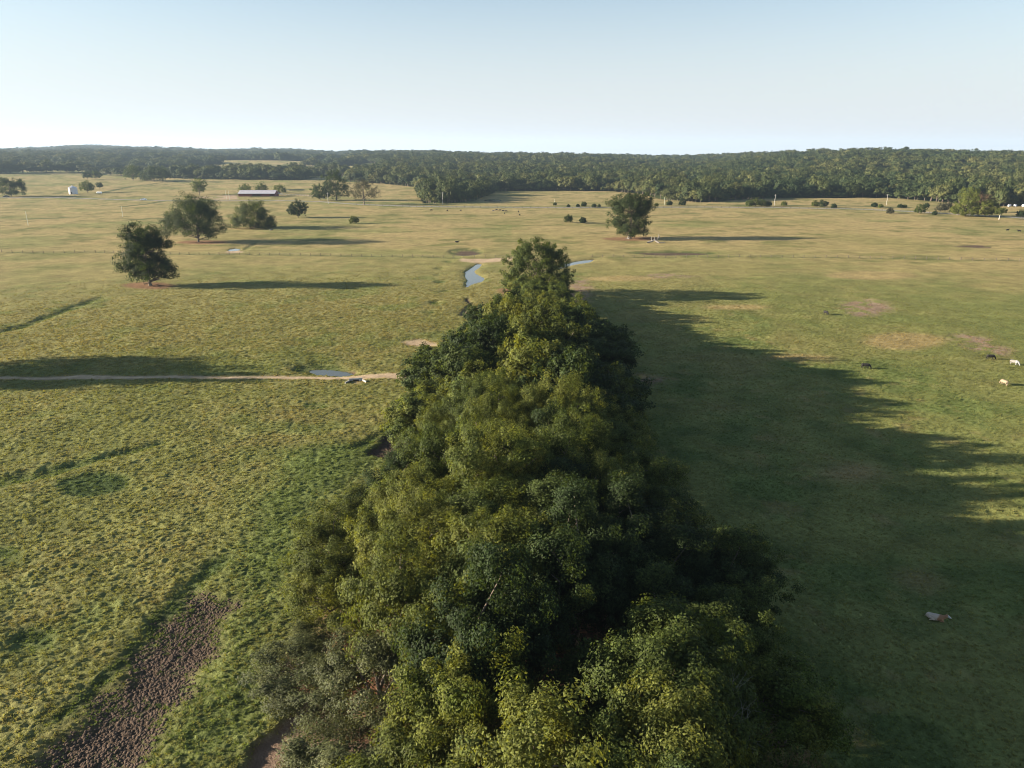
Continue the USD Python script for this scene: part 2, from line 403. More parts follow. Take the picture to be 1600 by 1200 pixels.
def leaf_mat(name, c, warm, transl=0.45, spec=0.14, var=0.5, amount=0.51):
    """Foliage: two tones mixed by place, each leaf a little different, light shining through."""
    c, warm = np.array(c, float) * amount, np.array(warm, float) * amount
    return mat(name, {
        'g': ('geometry', {}), 'oi': ('object_info', {}), 'lf': ('attribute', {'attribute': 'tint'}),
        'n': ('noise_texture', {'scale': 0.33, 'detail': 3.0}),
        'add': ('math', {'math_type': 'multiply_add', 'value2': 0.5, 'value3': -0.25}), 'sum': ('math', {'math_type': 'add'}),
        'r': ('rgb_ramp', {'ramp': [(0.30, tuple(c * 0.8)), (0.5, tuple(c)), (0.72, tuple(warm))]}),
        'iv': ('map_range', {'from_min': 0.0, 'from_max': 1.0, 'to_min': 1 - var, 'to_max': 1 + var}),
        'hv': ('hsv', {'hue': 0.5, 'saturation': 1.0, 'fac': 1.0}),
        'd': ('principled_bsdf', {'roughness': 0.6, 'specular_ior_level': spec}),
        'tc': ('mix', {'mix_type': 'multiply', 'fac': 1.0, 'color2': (1.5, 1.35, 0.55)}),
        't': ('translucent_bsdf', {}), 'm': ('mix_closure', {'fac': transl})},
        [('g.position', 'n.vector'), ('oi.random', 'add.value1'), ('n.fac', 'sum.value1'), ('add.value', 'sum.value2'), ('sum.value', 'r.fac'),
         ('lf.fac', 'iv.value'), ('iv.result', 'hv.value'), ('r.color', 'hv.color'),
         ('hv.color', 'd.base_color'), ('hv.color', 'tc.color1'), ('tc.color', 't.color'), ('d.BSDF', 'm.closure1'), ('t.BSDF', 'm.closure2')], surface='m.closure')


LEAF = {
    'olive': leaf_mat('leaf_olive', (0.178, 0.212, 0.047), (0.268, 0.282, 0.060)),
    'mid': leaf_mat('leaf_mid', (0.146, 0.192, 0.045), (0.236, 0.260, 0.058)),
    'deep': leaf_mat('leaf_deep', (0.068, 0.106, 0.032), (0.120, 0.160, 0.042)),
    'lime': leaf_mat('leaf_lime', (0.135, 0.185, 0.026), (0.21, 0.23, 0.036), 0.35),
    'oak': leaf_mat('leaf_oak', (0.062, 0.096, 0.030), (0.118, 0.148, 0.044)),
    'silver': leaf_mat('leaf_silver', (0.155, 0.172, 0.062), (0.26, 0.27, 0.105), 0.3, 0.25),
    'rust': leaf_mat('leaf_rust', (0.130, 0.085, 0.050), (0.185, 0.115, 0.065), 0.2),
    'grey': leaf_mat('leaf_grey', (0.105, 0.100, 0.055), (0.15, 0.14, 0.075), 0.25),
    'far': leaf_mat('leaf_far', (0.034, 0.054, 0.018), (0.082, 0.095, 0.026), 0.2, 0.15),
}
BARK = plain('bark', (0.16, 0.125, 0.095), 0.9, 0.1, 0, 0.35, 4.0)
PALE_BARK = plain('pale_bark', (0.42, 0.38, 0.33), 0.85, 0.1, 0, 0.25, 3.0)

GROUND = mat('pasture', {
    'a': ('attribute', {'attribute': 'tint'}), 'g': ('geometry', {}),
    'n1': ('noise_texture', {'scale': 1.6, 'detail': 6.0, 'roughness': 0.65}),
    'n2': ('noise_texture', {'scale': 0.16, 'detail': 6.0, 'roughness': 0.7}),
    'r1': ('map_range', {'from_min': 0.28, 'from_max': 0.72, 'to_min': 0.86, 'to_max': 1.14}),
    'r2': ('map_range', {'from_min': 0.3, 'from_max': 0.7, 'to_min': 0.70, 'to_max': 1.30}),
    'mm': ('math', {'math_type': 'multiply'}), 'hv': ('hsv', {'hue': 0.5, 'saturation': 1.0, 'fac': 1.0}),
    'n3': ('noise_texture', {'scale': 5.0, 'detail': 4.0, 'roughness': 0.7}),
    'b': ('bump', {'strength': 1.0, 'distance': 0.22}),
    'p': ('principled_bsdf', {'roughness': 1.0, 'specular_ior_level': 0.05})},
    [('g.position', 'n1.vector'), ('g.position', 'n2.vector'), ('g.position', 'n3.vector'), ('n1.fac', 'r1.value'), ('n2.fac', 'r2.value'), ('r1.result', 'mm.value1'), ('r2.result', 'mm.value2'),
     ('mm.value', 'hv.value'), ('a.color', 'hv.color'), ('hv.color', 'p.base_color'), ('n3.fac', 'b.height'), ('b.normal', 'p.normal')])

# ------------------------------------------------------------------ the ground, one sheet to the horizon
fine = np.linspace(-0.86, 0.86, 960)
coarse = np.linspace(0.92, 2 * np.pi - 0.92, 36)
AZ = np.concatenate([fine, coarse])
rows = [4.0, 12.0, 20.0, 26.0, 31.0, 35.0]
while rows[-1] < 14500:
    r = rows[-1]
    rows.append(r + min(max(0.13, 0.0000235 * r * r), 0.014 * r + 3.0))
RR = np.array(rows)
A, R = np.meshgrid(AZ, RR)
gx, gy = R * np.sin(A), R * np.cos(A)
gz = terrain(gx, gy)
near = R < 620
gz[near] += detail(gx[near], gy[near])
gz -= 1.2 * FOREST_COVER(gx, gy)
nr, na = A.shape
idx = np.arange(nr * na).reshape(nr, na)
p00, p01 = idx[:-1], np.roll(idx, -1, 1)[:-1]
p10, p11 = idx[1:], np.roll(idx, -1, 1)[1:]
gf = np.vstack([np.stack([p00, p10, p11], -1).reshape(-1, 3), np.stack([p00, p11, p01], -1).reshape(-1, 3)])
gf = gf[:, ::-1]
gv = np.stack([gx, gy, gz], -1).reshape(-1, 3)
gv = np.vstack([gv, [0, 0, 0]])
gf = np.vstack([gf, np.stack([np.full(na, len(gv) - 1), idx[0], np.roll(idx[0], -1)], 1)])
n_ = np.cross(gv[gf[0, 1]] - gv[gf[0, 0]], gv[gf[0, 2]] - gv[gf[0, 0]])
if n_[2] < 0:
    gf = gf[:, ::-1]
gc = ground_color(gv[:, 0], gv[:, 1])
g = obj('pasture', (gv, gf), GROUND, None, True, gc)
tag(g, 'wide flat cattle pasture with golden green grass running to the wooded hills', kind='structure')
del A, R, gx, gy, near, idx, p00, p01, p10, p11


def ground_z(x, y):
    x, y = np.atleast_1d(np.asarray(x, float)), np.atleast_1d(np.asarray(y, float))
    return terrain(x, y) + np.where(np.hypot(x, y) < 620, detail(x, y), 0)


# ------------------------------------------------------------------ trees
def leaves(pos, nrm, length, rng, ratio=0.55, droop=0.25):
    """Folded leaf-sized faces at the points, facing along nrm."""
    n = len(pos)
    nrm = nrm / np.maximum(np.linalg.norm(nrm, axis=1, keepdims=True), 1e-9)
    t = np.cross(nrm, rng.normal(size=(n, 3)))
    t /= np.maximum(np.linalg.norm(t, axis=1, keepdims=True), 1e-9)
    t[:, 2] -= droop
    t /= np.linalg.norm(t, axis=1, keepdims=True)
    s = np.cross(nrm, t)
    s /= np.maximum(np.linalg.norm(s, axis=1, keepdims=True), 1e-9)
    L = (length * rng.uniform(0.65, 1.35, n))[:, None]
    W = L * ratio * 0.5
    v = np.stack([pos - t * L / 2, pos + s * W - nrm * W * 0.35, pos + t * L / 2, pos - s * W - nrm * W * 0.35], 1).reshape(-1, 3)
    k = np.arange(n)[:, None] * 4
    return v, np.vstack([k + [0, 1, 2], k + [0, 2, 3]])


def unit(rng, n):
    d = rng.normal(size=(n, 3))
    return d / np.linalg.norm(d, axis=1, keepdims=True)


def make_tree(path, seed, H, R, clear, n_lobes, n_leaf, length, leafmat, bark, lobes=None, flat=0.0, twigs=26, clump=0.150, spread=0.66, bare=0.0, rounded=0.15, dens=1.0, trunk_r=None, ratio=0.55):
    """A class prim with trunk, branches and crown; H total height, R crown radius, clear = height of the crown's underside."""
    rng = np.random.default_rng(seed)
    cz, hz = (H + clear) / 2, (H - clear) / 2
    if lobes is None:
        lobes = [(0, 0, cz + hz * 0.1, R * 0.55)]
        d = unit(rng, n_lobes * 4)
        d = d[d[:, 2] > -0.55][:n_lobes]
        for k in d:
            rl = R * rng.uniform(0.24, 0.46)
            f = rng.uniform(0.72, 1.2)
            lobes.append((k[0] * (R - rl * 0.8) * f, k[1] * (R - rl * 0.8) * f, cz + k[2] * (hz - rl * 0.75) * f, rl))
    lobes = np.array(lobes, float)
    cl = []
    for i, (x, y, z, rl) in enumerate(lobes):
        m = int((7 + 13 * (rl / R) ** 2 * 9) * dens)
        d = unit(rng, m)
        d = d[d[:, 2] > -0.62]
        p = np.array([x, y, z]) + d * rl * (0.55 + 0.85 * rng.uniform(0, 1, (len(d), 1)) ** 0.8) * [1, 1, 0.95]
        deep = np.zeros(len(p), bool)
        for j, (a, b, c, rj) in enumerate(lobes):
            if j != i:
                deep |= np.linalg.norm(p - [a, b, c], axis=1) < rj * 0.62
        p = p[~deep]
        cl.append(np.hstack([p, np.repeat([[x, y, z]], len(p), 0)]))
    cl = np.vstack(cl)
    cl = cl[cl[:, 2] > clear * 0.75]
    crad = clump * R * rng.uniform(0.55, 1.4, len(cl))
    w = crad ** 2
    which = rng.choice(len(cl), int(n_leaf * 0.92), p=w / w.sum())
    out = cl[which, :3] - cl[which, 3:]
    out /= np.maximum(np.linalg.norm(out, axis=1, keepdims=True), 1e-9)
    d = unit(rng, len(which)) + out * 0.55 + [0, 0, 0.25]
    d /= np.linalg.norm(d, axis=1, keepdims=True)
    pos = cl[which, :3] + d * (crad[which] * rng.uniform(0.2, 1.0, len(which)) ** 0.5)[:, None] * [1, 1, 0.85] + (out * 0.5 + [0, 0, 0.25]) * (crad[which] * rng.uniform(-0.5, 0.9, len(which)))[:, None]
    cen = cl[which, :3] - [0, 0, clear + hz * 0.7]
    cen /= np.maximum(np.linalg.norm(cen, axis=1, keepdims=True), 1e-9)
    nrm = d * 0.6 + out * 0.5 + cen * rounded + [0, 0, 0.15] + rng.normal(size=(len(which), 3)) * 0.36
    wl = lobes[:, 3] ** 2
    wi = rng.choice(len(lobes), n_leaf - len(which), p=wl / wl.sum())
    di = unit(rng, len(wi))
    pi = lobes[wi, :3] + di * (lobes[wi, 3] * rng.uniform(0.3, 0.95, len(wi)))[:, None]
    pos, nrm = np.vstack([pos, pi]), np.vstack([nrm, di + [0, 0, 0.3]])
    keep = pos[:, 2] > 0.15
    crown = leaves(pos[keep], nrm[keep], length, rng, ratio)
    tr = trunk_r or 0.024 * H + 0.05
    top = cz + hz * 0.25
    lean = rng.normal(size=2) * 0.25
    tp = [(0, 0, -0.4), (0, 0, 0.25), (lean[0] * .3, lean[1] * .3, clear * 0.6 + 0.3), (lean[0], lean[1], (clear + top) / 2), (0, 0, top)]
    trunk = tube(tp, [tr * 1.5, tr * 1.1, tr * 0.9, tr * 0.6, tr * 0.22], 8)
    parts = []
    for x, y, z, rl in lobes:
        z0 = min(max(clear * 0.7, z - rl - 1.0), top * 0.9)
        b0 = np.array([lean[0] * 0.6, lean[1] * 0.6, z0])
        e = np.array([x, y, z])
        mid = (b0 + e) / 2 + rng.normal(size=3) * 0.08 * R + [0, 0, -0.06 * R]
        parts.append(tube([b0, mid, e], [tr * 0.42, tr * 0.26, tr * 0.1], 5))
        near_ = np.argsort(np.linalg.norm(cl[:, :3] - e, axis=1))[: max(2, twigs // len(lobes))]
        for k in near_:
            q = cl[k, :3]
            parts.append(tube([e, (e + q) / 2 + rng.normal(size=3) * 0.1, q], [tr * 0.11, tr * 0.08, tr * 0.03], 4))
    c = stage.CreateClassPrim('/World/' + path)
    UsdGeom.Xform.Define(stage, c.GetPath()).GetPrim().SetSpecifier(Sdf.SpecifierClass)
    obj('trunk', trunk, bark, c, 60)
    obj('branches', join(parts), bark, c, 60)
    obj('crown', crown, leafmat, c, color=np.repeat(rng.uniform(0, 1, (len(crown[0]) // 4, 1)), 4, axis=0) * np.ones((1, 3)))
    return c


def plant(form, name, label, cat, loc, rz=0.0, scale=(1, 1, 1), group=None):
    t = thing(name, label, cat, loc, rz, group, scale)
    t.GetReferences().AddInternalReference(form.GetPath())
    t.SetInstanceable(True)
    return t


rng = np.random.default_rng(7)
NL = 44000
FORM = {}
for tone, seeds in (('olive', (1, 2)), ('mid', (3, 4)), ('deep', (5,)), ('lime', (6,)), ('silver', (7,))):
    FORM[tone] = []
    for s in seeds:
        k = np.random.default_rng(s * 11)
        FORM[tone].append(make_tree(f'broadleaf_form_{tone}_{s}', s, 13.0, 5.2, 3.2, 15, NL, 0.19 if tone == 'silver' else 0.205, LEAF[tone], BARK, twigs=40, ratio=0.5 if tone == 'silver' else 0.6))

MIDFORM = {}
for tone, seeds in (('olive', (21, 22)), ('mid', (23, 24)), ('deep', (25,))):
    MIDFORM[tone] = [make_tree(f'belt_tree_form_{tone}_{q}', q, 13.0, 5.2, 3.0, 13, 13000, 0.42, LEAF[tone], BARK, twigs=26, ratio=0.62, dens=0.8, clump=0.17) for q in seeds]

# ---- the belt of trees along the creek
spots = []
y = 24.0
row = 0
while y < 219:
    e0, e1 = (float(v) for v in belt_edges(y))
    e0, e1 = e0 + (3.0 if y < 105 else 4.2), e1 - (3.4 if y < 62 else 4.8)
    n = max(1, int(round((e1 - e0) / 6.6)) + 1) if e1 - e0 > 4 else 1
    for k in range(n):
        t = (k + (0.25 if row % 2 else -0.0)) / max(n - 1, 1) if n > 1 else 0.5
        t = min(max(t, 0), 1)
        spots.append((e0 + (e1 - e0) * t + rng.uniform(-1.1, 1.1), y + rng.uniform(-1.5, 1.5), t, row))
    y += 5.9 + 0.004 * y
    row += 1

TONE_SPOT = [(690, 1075, 'lime'), (540, 1000, 'silver'), (500, 1060, 'silver'), (520, 1130, 'silver'), (540, 1190, 'silver'), (590, 1170, 'silver'), (968, 530, 'deep'), (1180, 900, 'deep'),
             (1120, 1060, 'mid'), (720, 560, 'deep'), (640, 600, 'mid'), (910, 760, 'mid'), (960, 900, 'deep')]
tones = []
for x, y, t, row in spots:
    d = np.array([x, y * CP + (CAM_H - 9) * SP, 0])
    zc = y * CP + (CAM_H - 9) * SP
    u, v = 800 + F_PX * x / zc, 600 + F_PX * ((CAM_H - 9) * CP - y * SP) / zc
    if math.hypot(u - 885, v - 1040) < 42 or math.hypot(u - 880, v - 1165) < 36 or math.hypot(u - 1165, v - 1185) < 60:
        tones.append(None)
        continue
    best, tone = 60.0, None
    for a, b, n in TONE_SPOT:
        dd = math.hypot(u - a, v - b)
        if dd < best * (1.0 if v > 800 else 0.7):
            best, tone = dd, n
    if tone is None:
        tone = rng.choice(['olive', 'mid', 'deep'], p=[0.52, 0.36, 0.12] if t < 0.6 else [0.3, 0.4, 0.3])
    tones.append((tone, u, v))
for a, b, n in ((660, 1060, 'lime'), (730, 1120, 'lime'), (1130, 1050, 'lime')):
    near_one = min((i for i in range(len(tones)) if tones[i]), key=lambda i: math.hypot(tones[i][1] - a, tones[i][2] - b))
    tones[near_one] = (n,) + tones[near_one][1:]
WORD = {'olive': 'olive-green', 'mid': 'mid-green', 'deep': 'dark green', 'lime': 'bright yellow-green', 'silver': 'silvery fine-leaved'}
WORDS = ['first', 'second', 'third', 'fourth', 'fifth', 'sixth', 'seventh', 'eighth', 'ninth', 'tenth']


def ordinal(n):
    return WORDS[n - 1] if n <= 10 else f'{n}' + ('th' if 10 < n % 100 < 14 else {1: 'st', 2: 'nd', 3: 'rd'}.get(n % 10, 'th'))


count = {}
for (x, y, t, row), found in zip(spots, tones):
    if found is None:
        continue
    tone, u, v = found
    side = 'left edge' if t < 0.2 else 'right edge' if t > 0.8 else 'middle'
    k = (str(tone), side)
    count[k] = count.get(k, 0) + 1
    which = ordinal(count[k])
    place = {'left edge': 'along the left edge', 'right edge': 'along the right edge', 'middle': 'in the middle'}[side]
    lab = f'{which} {WORD[tone]} tree from the near end {place} of the creekside belt'
    h = rng.uniform(0.80, 1.16)
    wdt = rng.uniform(0.86, 1.14)
    low = float(np.interp(y, [140, 170], [1.0, 0.80]))
    h *= float(np.interp(t, [0.0, 0.3, 0.75, 1.0], [0.70, 1.06, 1.04, 0.76]))
    h, wdt = h * low, wdt * (0.5 + 0.5 * low)
    if tone == 'silver':
        h *= 0.9
    forms = FORM[tone] if y < 95 or tone not in MIDFORM else MIDFORM[tone]
    form = forms[int(rng.integers(len(forms)))]
    plant(form, 'broadleaf_tree', lab, 'tree', (x, y, float(ground_z(x, y)[0])), rng.uniform(0, 6.28), (wdt, wdt, h), 'trees of the creekside belt')

# ---- free-standing trees of the fields: shape from the photograph, in metres
def px_size(p):
    return (p[1] * CP + (CAM_H - p[2]) * SP) / F_PX


def own_tree(name, base, lobes_px, label, tone, n_leaf, leaf, seed, group=None, bark=BARK, clear_px=4.0, cat='tree', depth=0.9, clump=0.135, bush=False):
    """A tree of its own; lobes_px: (u, v, radius) of the masses of its crown in the photograph."""
    b = G(*base)
    k = px_size(b)
    rr_ = np.random.default_rng(seed)
    L = []
    for i, (u, v, r) in enumerate(lobes_px):
        L.append(((u - base[0]) * k, (0 if len(lobes_px) == 1 else rr_.uniform(-0.3, 0.3) * r * k), max((base[1] - v) * k * 1.03, r * k * 0.5), r * k))
    R = max(abs(x) + r for x, _, _, r in L)
    H = max(z + r for _, _, z, r in L)
    # masses in front and behind, so that the crown is as deep as it is wide
    for (x, yy, z, r) in list(L):
        for sgn in (-1, 1):
            dd = max(R * depth * 0.8 - abs(x) * 0.5 - r * 0.5, r * 0.25)
            L.append((x * 0.7 + rr_.normal() * 0.1 * r, sgn * dd * rr_.uniform(0.6, 1.0), z * rr_.uniform(0.86, 0.98), r * rr_.uniform(0.75, 0.92)))
    f = make_tree(f'{name}_form_{seed}', seed, H, R, clear_px * k, 0, int(n_leaf * 1.25), leaf * 1.2, LEAF[tone], bark, lobes=L, twigs=30, clump=clump, dens=1.3 if name == 'dome_tree' else 1.15, trunk_r=(0.02 * H + 0.12) if not bush else 0.05)
    return plant(f, name, label, cat, (b[0], b[1], float(ground_z(b[0], b[1])[0])), 0.0, (1, 1, 1), group)


own_tree('pasture_oak', (235, 447), [(225, 428, 15), (248, 424, 18), (262, 425, 11), (205, 413, 15), (232, 405, 20), (215, 392, 11), (232, 374, 16), (248, 374, 11), (222, 366, 10), (267, 383, 7), (232, 392, 10)],
         'lopsided dark oak with a notch in its right side, in the left field', 'oak', 22000, 0.42, 201, clear_px=7)
own_tree('pasture_oak', (310, 378), [(310, 345, 26), (330, 350, 20), (290, 345, 18), (275, 355, 15), (300, 330, 16), (325, 332, 16), (338, 360, 13), (268, 350, 10), (312, 322, 8)],
         'broad domed dark oak with a lower lobe at left, above red earth', 'oak', 24000, 0.48, 202, clear_px=5)
own_tree('pasture_oak', (398, 356), [(395, 340, 20), (380, 343, 14), (412, 346, 14), (398, 331, 12), (370, 346, 8), (422, 350, 7)],
         'low wide dark oak shading a tan cow in the left field', 'oak', 16000, 0.5, 203, clear_px=2)
own_tree('pasture_oak', (466, 340), [(465, 328, 11), (471, 325, 8), (459, 330, 8)], 'small rounded dark tree alone on the grass below the barn', 'oak', 7000, 0.5, 204, clear_px=3)
own_tree('pasture_shrub', (553, 349), [(553, 344.5, 5), (550, 345, 4), (557, 345, 4)], 'small round bush casting a thin shadow on the left field', 'mid', 3000, 0.45, 205, clear_px=0.5, cat='shrub', bush=True)
own_tree('pasture_oak', (985, 373), [(980, 330, 20), (985, 350, 19), (965, 340, 14), (990, 318, 13), (1005, 322, 12), (975, 316, 10), (975, 360, 10), (995, 362, 10), (1003, 345, 11), (957, 350, 8), (960, 322, 9), (1012, 318, 7)],
         'tall ragged oak standing alone in the far pasture beside the dead timber', 'oak', 24000, 0.48, 206, clear_px=6)
own_tree('dome_tree', (838, 463), [(838, 425, 38), (814, 434, 26), (864, 434, 26), (838, 408, 26), (820, 412, 24), (857, 412, 24), (872, 440, 18), (805, 442, 17), (838, 450, 22)],
         'dense dome-shaped dark tree closing the far end of the creekside belt', 'mid', 30000, 0.36, 240, clear_px=3, cat='tree', clump=0.10)
own_tree('pasture_shrub', (888, 348), [(888, 343, 5.5)], 'larger of two round bushes beyond the dome-shaped end of the tree belt', 'oak', 2500, 0.5, 207, clear_px=1, cat='shrub', bush=True)
own_tree('pasture_shrub', (910, 349), [(910, 345, 4), (913, 345, 3)], 'smaller of two round bushes beyond the dome-shaped end of the tree belt', 'oak', 2000, 0.5, 208, clear_px=1, cat='shrub', bush=True)
own_tree('yard_tree', (312, 305), [(310, 290, 6), (318, 290, 6), (305, 291, 5), (312, 285, 5), (319, 297, 4), (305, 298, 4)], 'airy tree with a bare trunk beside the gravel yard left of the barn', 'mid', 5000, 0.6, 209, clear_px=7)
own_tree('yard_tree', (500, 313), [(500, 301, 10), (493, 303, 7), (507, 305, 8)], 'lower round dark tree beside the gravel road, left of the tall one', 'deep', 6000, 0.6, 210)
own_tree('yard_tree', (526, 313), [(520, 284, 11), (530, 290, 13), (525, 300, 14), (538, 302, 9), (514, 295, 9), (524, 276, 7)], 'tall dark tree beside the gravel road right of the barn', 'oak', 11000, 0.6, 211)
own_tree('yard_tree', (569, 320), [(568, 296, 11), (557, 299, 9), (580, 299, 9), (586, 305, 6), (553, 305, 6), (569, 290, 7)], 'thin greyish vase-shaped tree with visible limbs at the roadside', 'grey', 5200, 0.55, 212, clear_px=12)
own_tree('yard_tree', (18, 307), [(10, 292, 12), (22, 296, 12), (30, 299, 8), (2, 296, 10), (32, 288, 5)], 'large dark tree clump at the left edge beside the pale road', 'deep', 10000, 0.65, 213)
own_tree('yard_tree', (137, 301), [(137, 292, 7), (131, 293, 5), (144, 294, 5)], 'small round tree to the right of the white tank', 'mid', 4000, 0.6, 214, clear_px=3)
own_tree('yard_tree', (156, 296), [(156, 290, 4)], 'little tree on the hedge line just right of the tank tree', 'deep', 1500, 0.6, 215, clear_px=2)
own_tree('field_tree', (137, 280), [(137, 274.5, 5), (133, 275, 3)], 'left of a pair of small dark trees in front of the distant wood', 'deep', 2500, 0.8, 216, clear_px=1.5)
own_tree('field_tree', (150, 280), [(150, 274, 5.5), (155, 275, 4)], 'right of a pair of small dark trees in front of the distant wood', 'deep', 2500, 0.8, 217, clear_px=1.5)
for i, (u, v, r, w) in enumerate([(208, 282, 10, 'leftmost and tallest'), (229, 283, 8, 'lower'), (241, 284, 9, 'third from the left'), (254, 284, 10, 'rightmost')]):
    own_tree('field_tree', (u, v), [(u, v - 10, r), (u - r * .5, v - 9, r * .7), (u + r * .5, v - 10, r * .7), (u, v - 15, r * 0.7)] if i != 1 else [(u, v - 7, r * .9), (u + 4, v - 7, 5)], f'{w} of four dark field trees by the diagonal hedge line', 'deep', 4000, 0.9, 220 + i, clear_px=2)
for i, (u, v, r, w) in enumerate([(384, 303, 8, 'left'), (409, 301, 7, 'middle'), (437, 303, 7.5, 'right')]):
    own_tree('yard_tree', (u, v), [(u, v - 7, r * .85), (u + 5, v - 6, r * .6), (u - 6, v - 5, r * .6)], f'{w} one of three bushy trees standing right behind the long barn', 'mid', 3000, 0.6, 230 + i, clear_px=1)
ROADSIDE = [(867, 321, 3, 'deep'), (888, 324, 3, 'deep'), (903, 323.5, 3, 'deep'), (912, 323, 5, 'deep'), (928, 324.5, 4, 'deep'), (936, 324, 3, 'deep'), (1026, 322, 3, 'mid'), (1046, 321, 5, 'deep'), (1066, 321, 6, 'deep'),
            (1171, 323, 7, 'mid'), (1180, 323, 9, 'olive'), (1190, 323, 8, 'mid'), (1200, 323, 6, 'deep'), (1225, 322, 5, 'olive'), (1273, 323, 6, 'olive'), (1286, 324, 8, 'deep'), (1303, 326, 5, 'deep'), (1366, 324, 5, 'deep'), (1376, 325, 4, 'mid'), (1390, 334, 6, 'grey'),
            (1406, 325, 4, 'deep'), (1413, 325, 3.5, 'mid'), (1437, 334, 10, 'mid'), (1447, 325, 5, 'deep'), (1470, 331, 9, 'grey'), (1480, 328, 8, 'grey'), (1460, 336, 4, 'deep'), (1490, 333, 7, 'olive'), (1596, 340, 8, 'deep')]
for i, (u, v, r, tone) in enumerate(ROADSIDE):
    r *= 0.85
    n = sum(1 for q in ROADSIDE[:i] if q[3] == tone)
    own_tree('roadside_shrub', (u, v), [(u, v - r * .8, r * .8), (u - r * .45, v - r * .6, r * .55), (u + r * .45, v - r * .7, r * .55)],
             f'{ordinal(n + 1)} {dict(deep="dark", mid="mid-green", olive="olive", grey="greyish")[tone]} shrub from the left on the verge of the far road', 'oak' if tone == 'deep' else tone, 1600, 0.55, 300 + i, 'shrubs along the far road', clear_px=0.3, cat='shrub', bush=True)
own_tree('roadside_tree', (1508, 338), [(1505, 325, 9), (1512, 322, 10), (1500, 330, 8), (1515, 332, 8), (1496, 328, 7), (1511, 312, 9), (1510, 303, 8), (1522, 326, 8)], 'spreading olive tree on the verge, tallest roadside tree at right', 'olive', 8000, 0.6, 341)
own_tree('roadside_tree', (1540, 339), [(1535, 326, 10), (1545, 326, 9), (1550, 331, 6), (1530, 332, 7)], 'low rounded olive tree leaning right beside the tallest roadside tree', 'olive', 6000, 0.6, 342, clear_px=5)
own_tree('roadside_tree', (1532, 332), [(1528, 312, 7), (1522, 316, 6), (1538, 312, 6)], 'reddish brown half-dead tree rising behind the olive roadside trees', 'rust', 2600, 0.5, 343, clear_px=8)
own_tree('roadside_tree', (1561, 343), [(1559, 332, 4.5), (1565, 330, 4)], 'small pale-trunked tree standing apart at the right end of the verge', 'olive', 1500, 0.5, 344, bark=PALE_BARK, clear_px=7)

# trees just outside the left of the frame, whose long shadow lies over the dirt track
own_tree_spots = [(-124.0, 139.0, 1.12), (-131.0, 147.0, 1.0), (-140, 136, 1.1)]
for x, y, k in own_tree_spots:
    plant(FORM['mid'][0], 'field_edge_tree', {1.12: 'tree beyond the left edge nearest the dirt track, throwing its long shadow', 1.0: 'tree beyond the left edge farthest up the pasture', 1.1: 'tree beyond the left edge farthest from the camera view'}[k], 'tree', (x, y, float(ground_z(x, y)[0])), x, (1.15 * k, 1.15 * k, 1.2 * k), 'trees beyond the left edge')

# ---- far forest: the nearest trees as things, the rest as one mass
FAR_TONES = {'far_deep': ((0.066, 0.102, 0.038), (0.108, 0.140, 0.048)), 'far_mid': ((0.115, 0.150, 0.050), (0.185, 0.205, 0.064)), 'far_olive': ((0.165, 0.180, 0.060), (0.255, 0.25, 0.080))}
for k, (a, b) in FAR_TONES.items():
    LEAF[k] = leaf_mat('leaf_' + k, a, b, 0.2, 0.15, 0.5)
FF = []
for i, (tone, H, R) in enumerate([('far_deep', 16, 7.2), ('far_mid', 17, 7.6), ('far_mid', 15, 7.0), ('far_olive', 16, 7.2), ('far_deep', 14, 6.6), ('far_olive', 18, 6.8)]):
    FF.append((tone, make_tree(f'forest_tree_form_{i + 1}', 400 + i, H, R, 1.0, 8, 2200, 1.15, LEAF[tone], BARK, twigs=9, clump=0.2, dens=0.85, ratio=0.8, rounded=0.5)))
rng = np.random.default_rng(77)
pts = []
N = 44000
rmax = 8200.0
a_ = rng.uniform(-0.80, 0.80, N)
r_ = (rng.uniform(0, 1, N) * (rmax ** 0.4 - 700.0 ** 0.4) + 700.0 ** 0.4) ** 2.5
fx, fy = r_ * np.sin(a_), r_ * np.cos(a_)
past = r_ - front_r(a_)
ok = past > 2
# clearings: small hay fields behind the first rows
CLEAR = [poly([(502, 281), (545, 282), (545, 275), (502, 274)]), poly([(-40, 269), (120, 268), (110, 263.5), (40, 263)]), poly([(150, 274), (180, 274), (180, 271), (150, 270)])]
for p in CLEAR:
    ok &= ~inside(p, fx, fy)
HILL_HOUSE = G(1301, 249)
FARM = [G(487, 270)]
for q in [HILL_HOUSE] + FARM:
    rq, aq = math.hypot(q[0], q[1]), math.atan2(q[0], q[1])
    ok &= ~((np.abs(a_ - aq) < 16 / rq) & (r_ > rq - 90) & (r_ < rq + 14))
ok &= ~MEADOW(fx, fy)
ok &= r_ < np.interp(a_, R_AZ, R_R) + 500
fx, fy, r_, a_, past = fx[ok], fy[ok], r_[ok], a_[ok], past[ok]
